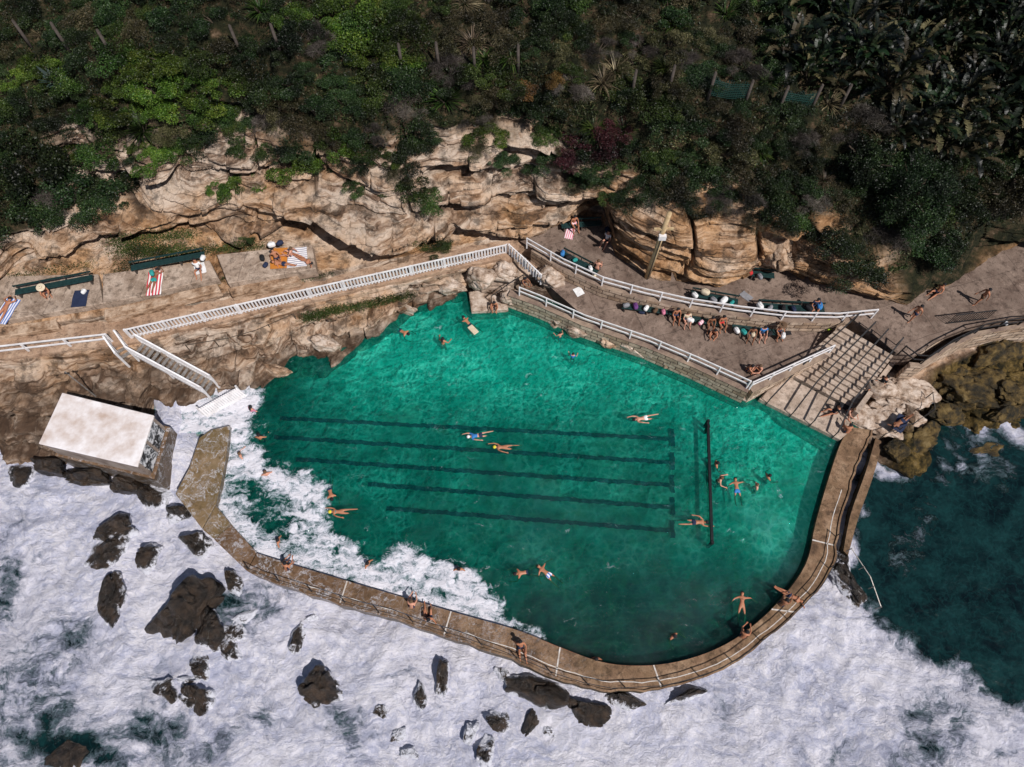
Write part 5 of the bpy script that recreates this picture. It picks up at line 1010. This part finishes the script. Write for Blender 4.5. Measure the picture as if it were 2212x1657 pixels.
pp(1478,696,1.4,'sit',10,'sk1','sitter in cream shirt on the second lower bench',top='shirt',tc='cream',hc='brown')
pp(1530,706,1.4,'sit',0,'sk3','sitter with long dark hair on the second lower bench',hair='longhair',top='top',tc='blk',suit='briefs',sc='blk')
pp(1553,704,1.4,'sit',15,'sk2','sitter in red shorts at the second bench end',sc='red')
pp(1540,722,1.4,'hug',-20,'sk2','person squatting in front of the second lower bench')
pp(1618,728,1.4,'sit',-10,'sk3','sitter in navy shorts on the third lower bench')
pp(1640,726,1.4,'sit',5,'sk1','sitter in blue shirt on the third lower bench',top='shirt',tc='blue')
pp(1676,722,1.4,'sit',12,'sk2','sitter in brown sun hat at the third bench end',hat='brown')
pp(1612,800,1.4,'hug',60,'sk2','person crouching in the deck corner, left of the pair')
pp(1640,800,1.4,'hug',-60,'sk1','person crouching in the deck corner, right of the pair',hc='brown')
pp(1752,668,2.42,'sit',0,'sk2','sitter in dark shirt at the right upper bench',top='shirt',tc='navy')
pp(1895,625,2.42,'hug',-30,'sk2','person sitting in the shade under the dark tree',top='shirt',tc='blk')
pp(2022,632,2.42,'floor',-60,'sk2','person sitting at the edge of the dark tree on the walkway')
pp(1965,690,2.42,'walk',-60,'sk2','bare chested man walking across the deck towards the stairs')
pp(2108,655,2.42,'walk',-80,'sk2','man striding along the walkway far from the stairs',sc='brown')
pp(1900,828,1.35,'floor',-70,'sk2','sunbather sitting beside the upper part of the wide stairs',top='shirt',tc='blk')
pp(1800,890,.4,'floor',-80,'sk2','person in dark shirt sitting at the stair foot',top='shirt',tc='blk')
pp(1830,890,.45,'hug',20,'sk1','person hugging knees at the stair foot',hc='brown')
pp(1945,912,.8,'supine',-60,'sk3','sunbather lying on the dark towel on the pale rock')
pp(1828,935,.35,'hug',180,'sk2','person squatting where the stairs meet the sea wall')
pp(598,560,4.24,'floor',30,'sk2','picnicker on the orange towel, left of the group')
pp(630,552,4.24,'floor',-100,'sk1','picnicker in the middle of the towel group',hc='brown')
pp(655,562,4.24,'supine',60,'sk2','picnicker lying on the white striped towel',suit='briefs',sc='blk',top='top',tc='blk',hair='longhair')
pp(612,572,4.24,'supine',-100,'sk2','picnicker stretched across the orange towel',hat=None)
pp(335,605,4.35,'prone',175,'sk3','person lying face down on the red striped towel',sc='teal')
pp(430,582,4.35,'floor',10,'sk2','person in white sitting at the end of the terrace bench',top='shirt',tc='wht')
pp(103,632,4.27,'hug',30,'sk2','person sitting by the leftmost bench',hat='cream')
pp(14,668,4.3,'prone',170,'sk2','person lying face down on the blue striped towel',suit='briefs',sc='pink')
# ---------------- light, world, camera
ts=V_((.42,-.46,.80)).normalized(); el=math.asin(ts.z)
sd=bpy.data.lights.new('sun','SUN'); sd.energy=4.5; sd.angle=math.radians(.5); sd.color=(1,.95,.91); so=bpy.data.objects.new('sun',sd); COL.objects.link(so); so.rotation_euler=ts.to_track_quat('Z','Y').to_euler()
w=bpy.data.worlds.new('World'); SC.world=w; w.use_nodes=True; sk=w.node_tree.nodes.new('ShaderNodeTexSky'); sk.sky_type='NISHITA'; sk.sun_disc=False; sk.sun_elevation=el; sk.sun_rotation=math.atan2(ts.x,ts.y)
w.node_tree.links.new(sk.outputs[0],w.node_tree.nodes['Background'].inputs[0]); w.node_tree.nodes['Background'].inputs[1].default_value=.05
cd=bpy.data.cameras.new('camera'); cd.sensor_width=36; cd.lens=F/2212*36; cd.clip_end=3000; co=bpy.data.objects.new('camera',cd); COL.objects.link(co); co.location=(0,CY,HC); co.rotation_euler=(T,0,0); SC.camera=co
SC.view_settings.view_transform='Standard'; SC.view_settings.look='None'; SC.view_settings.exposure=0
print('done',time.time()-t0)
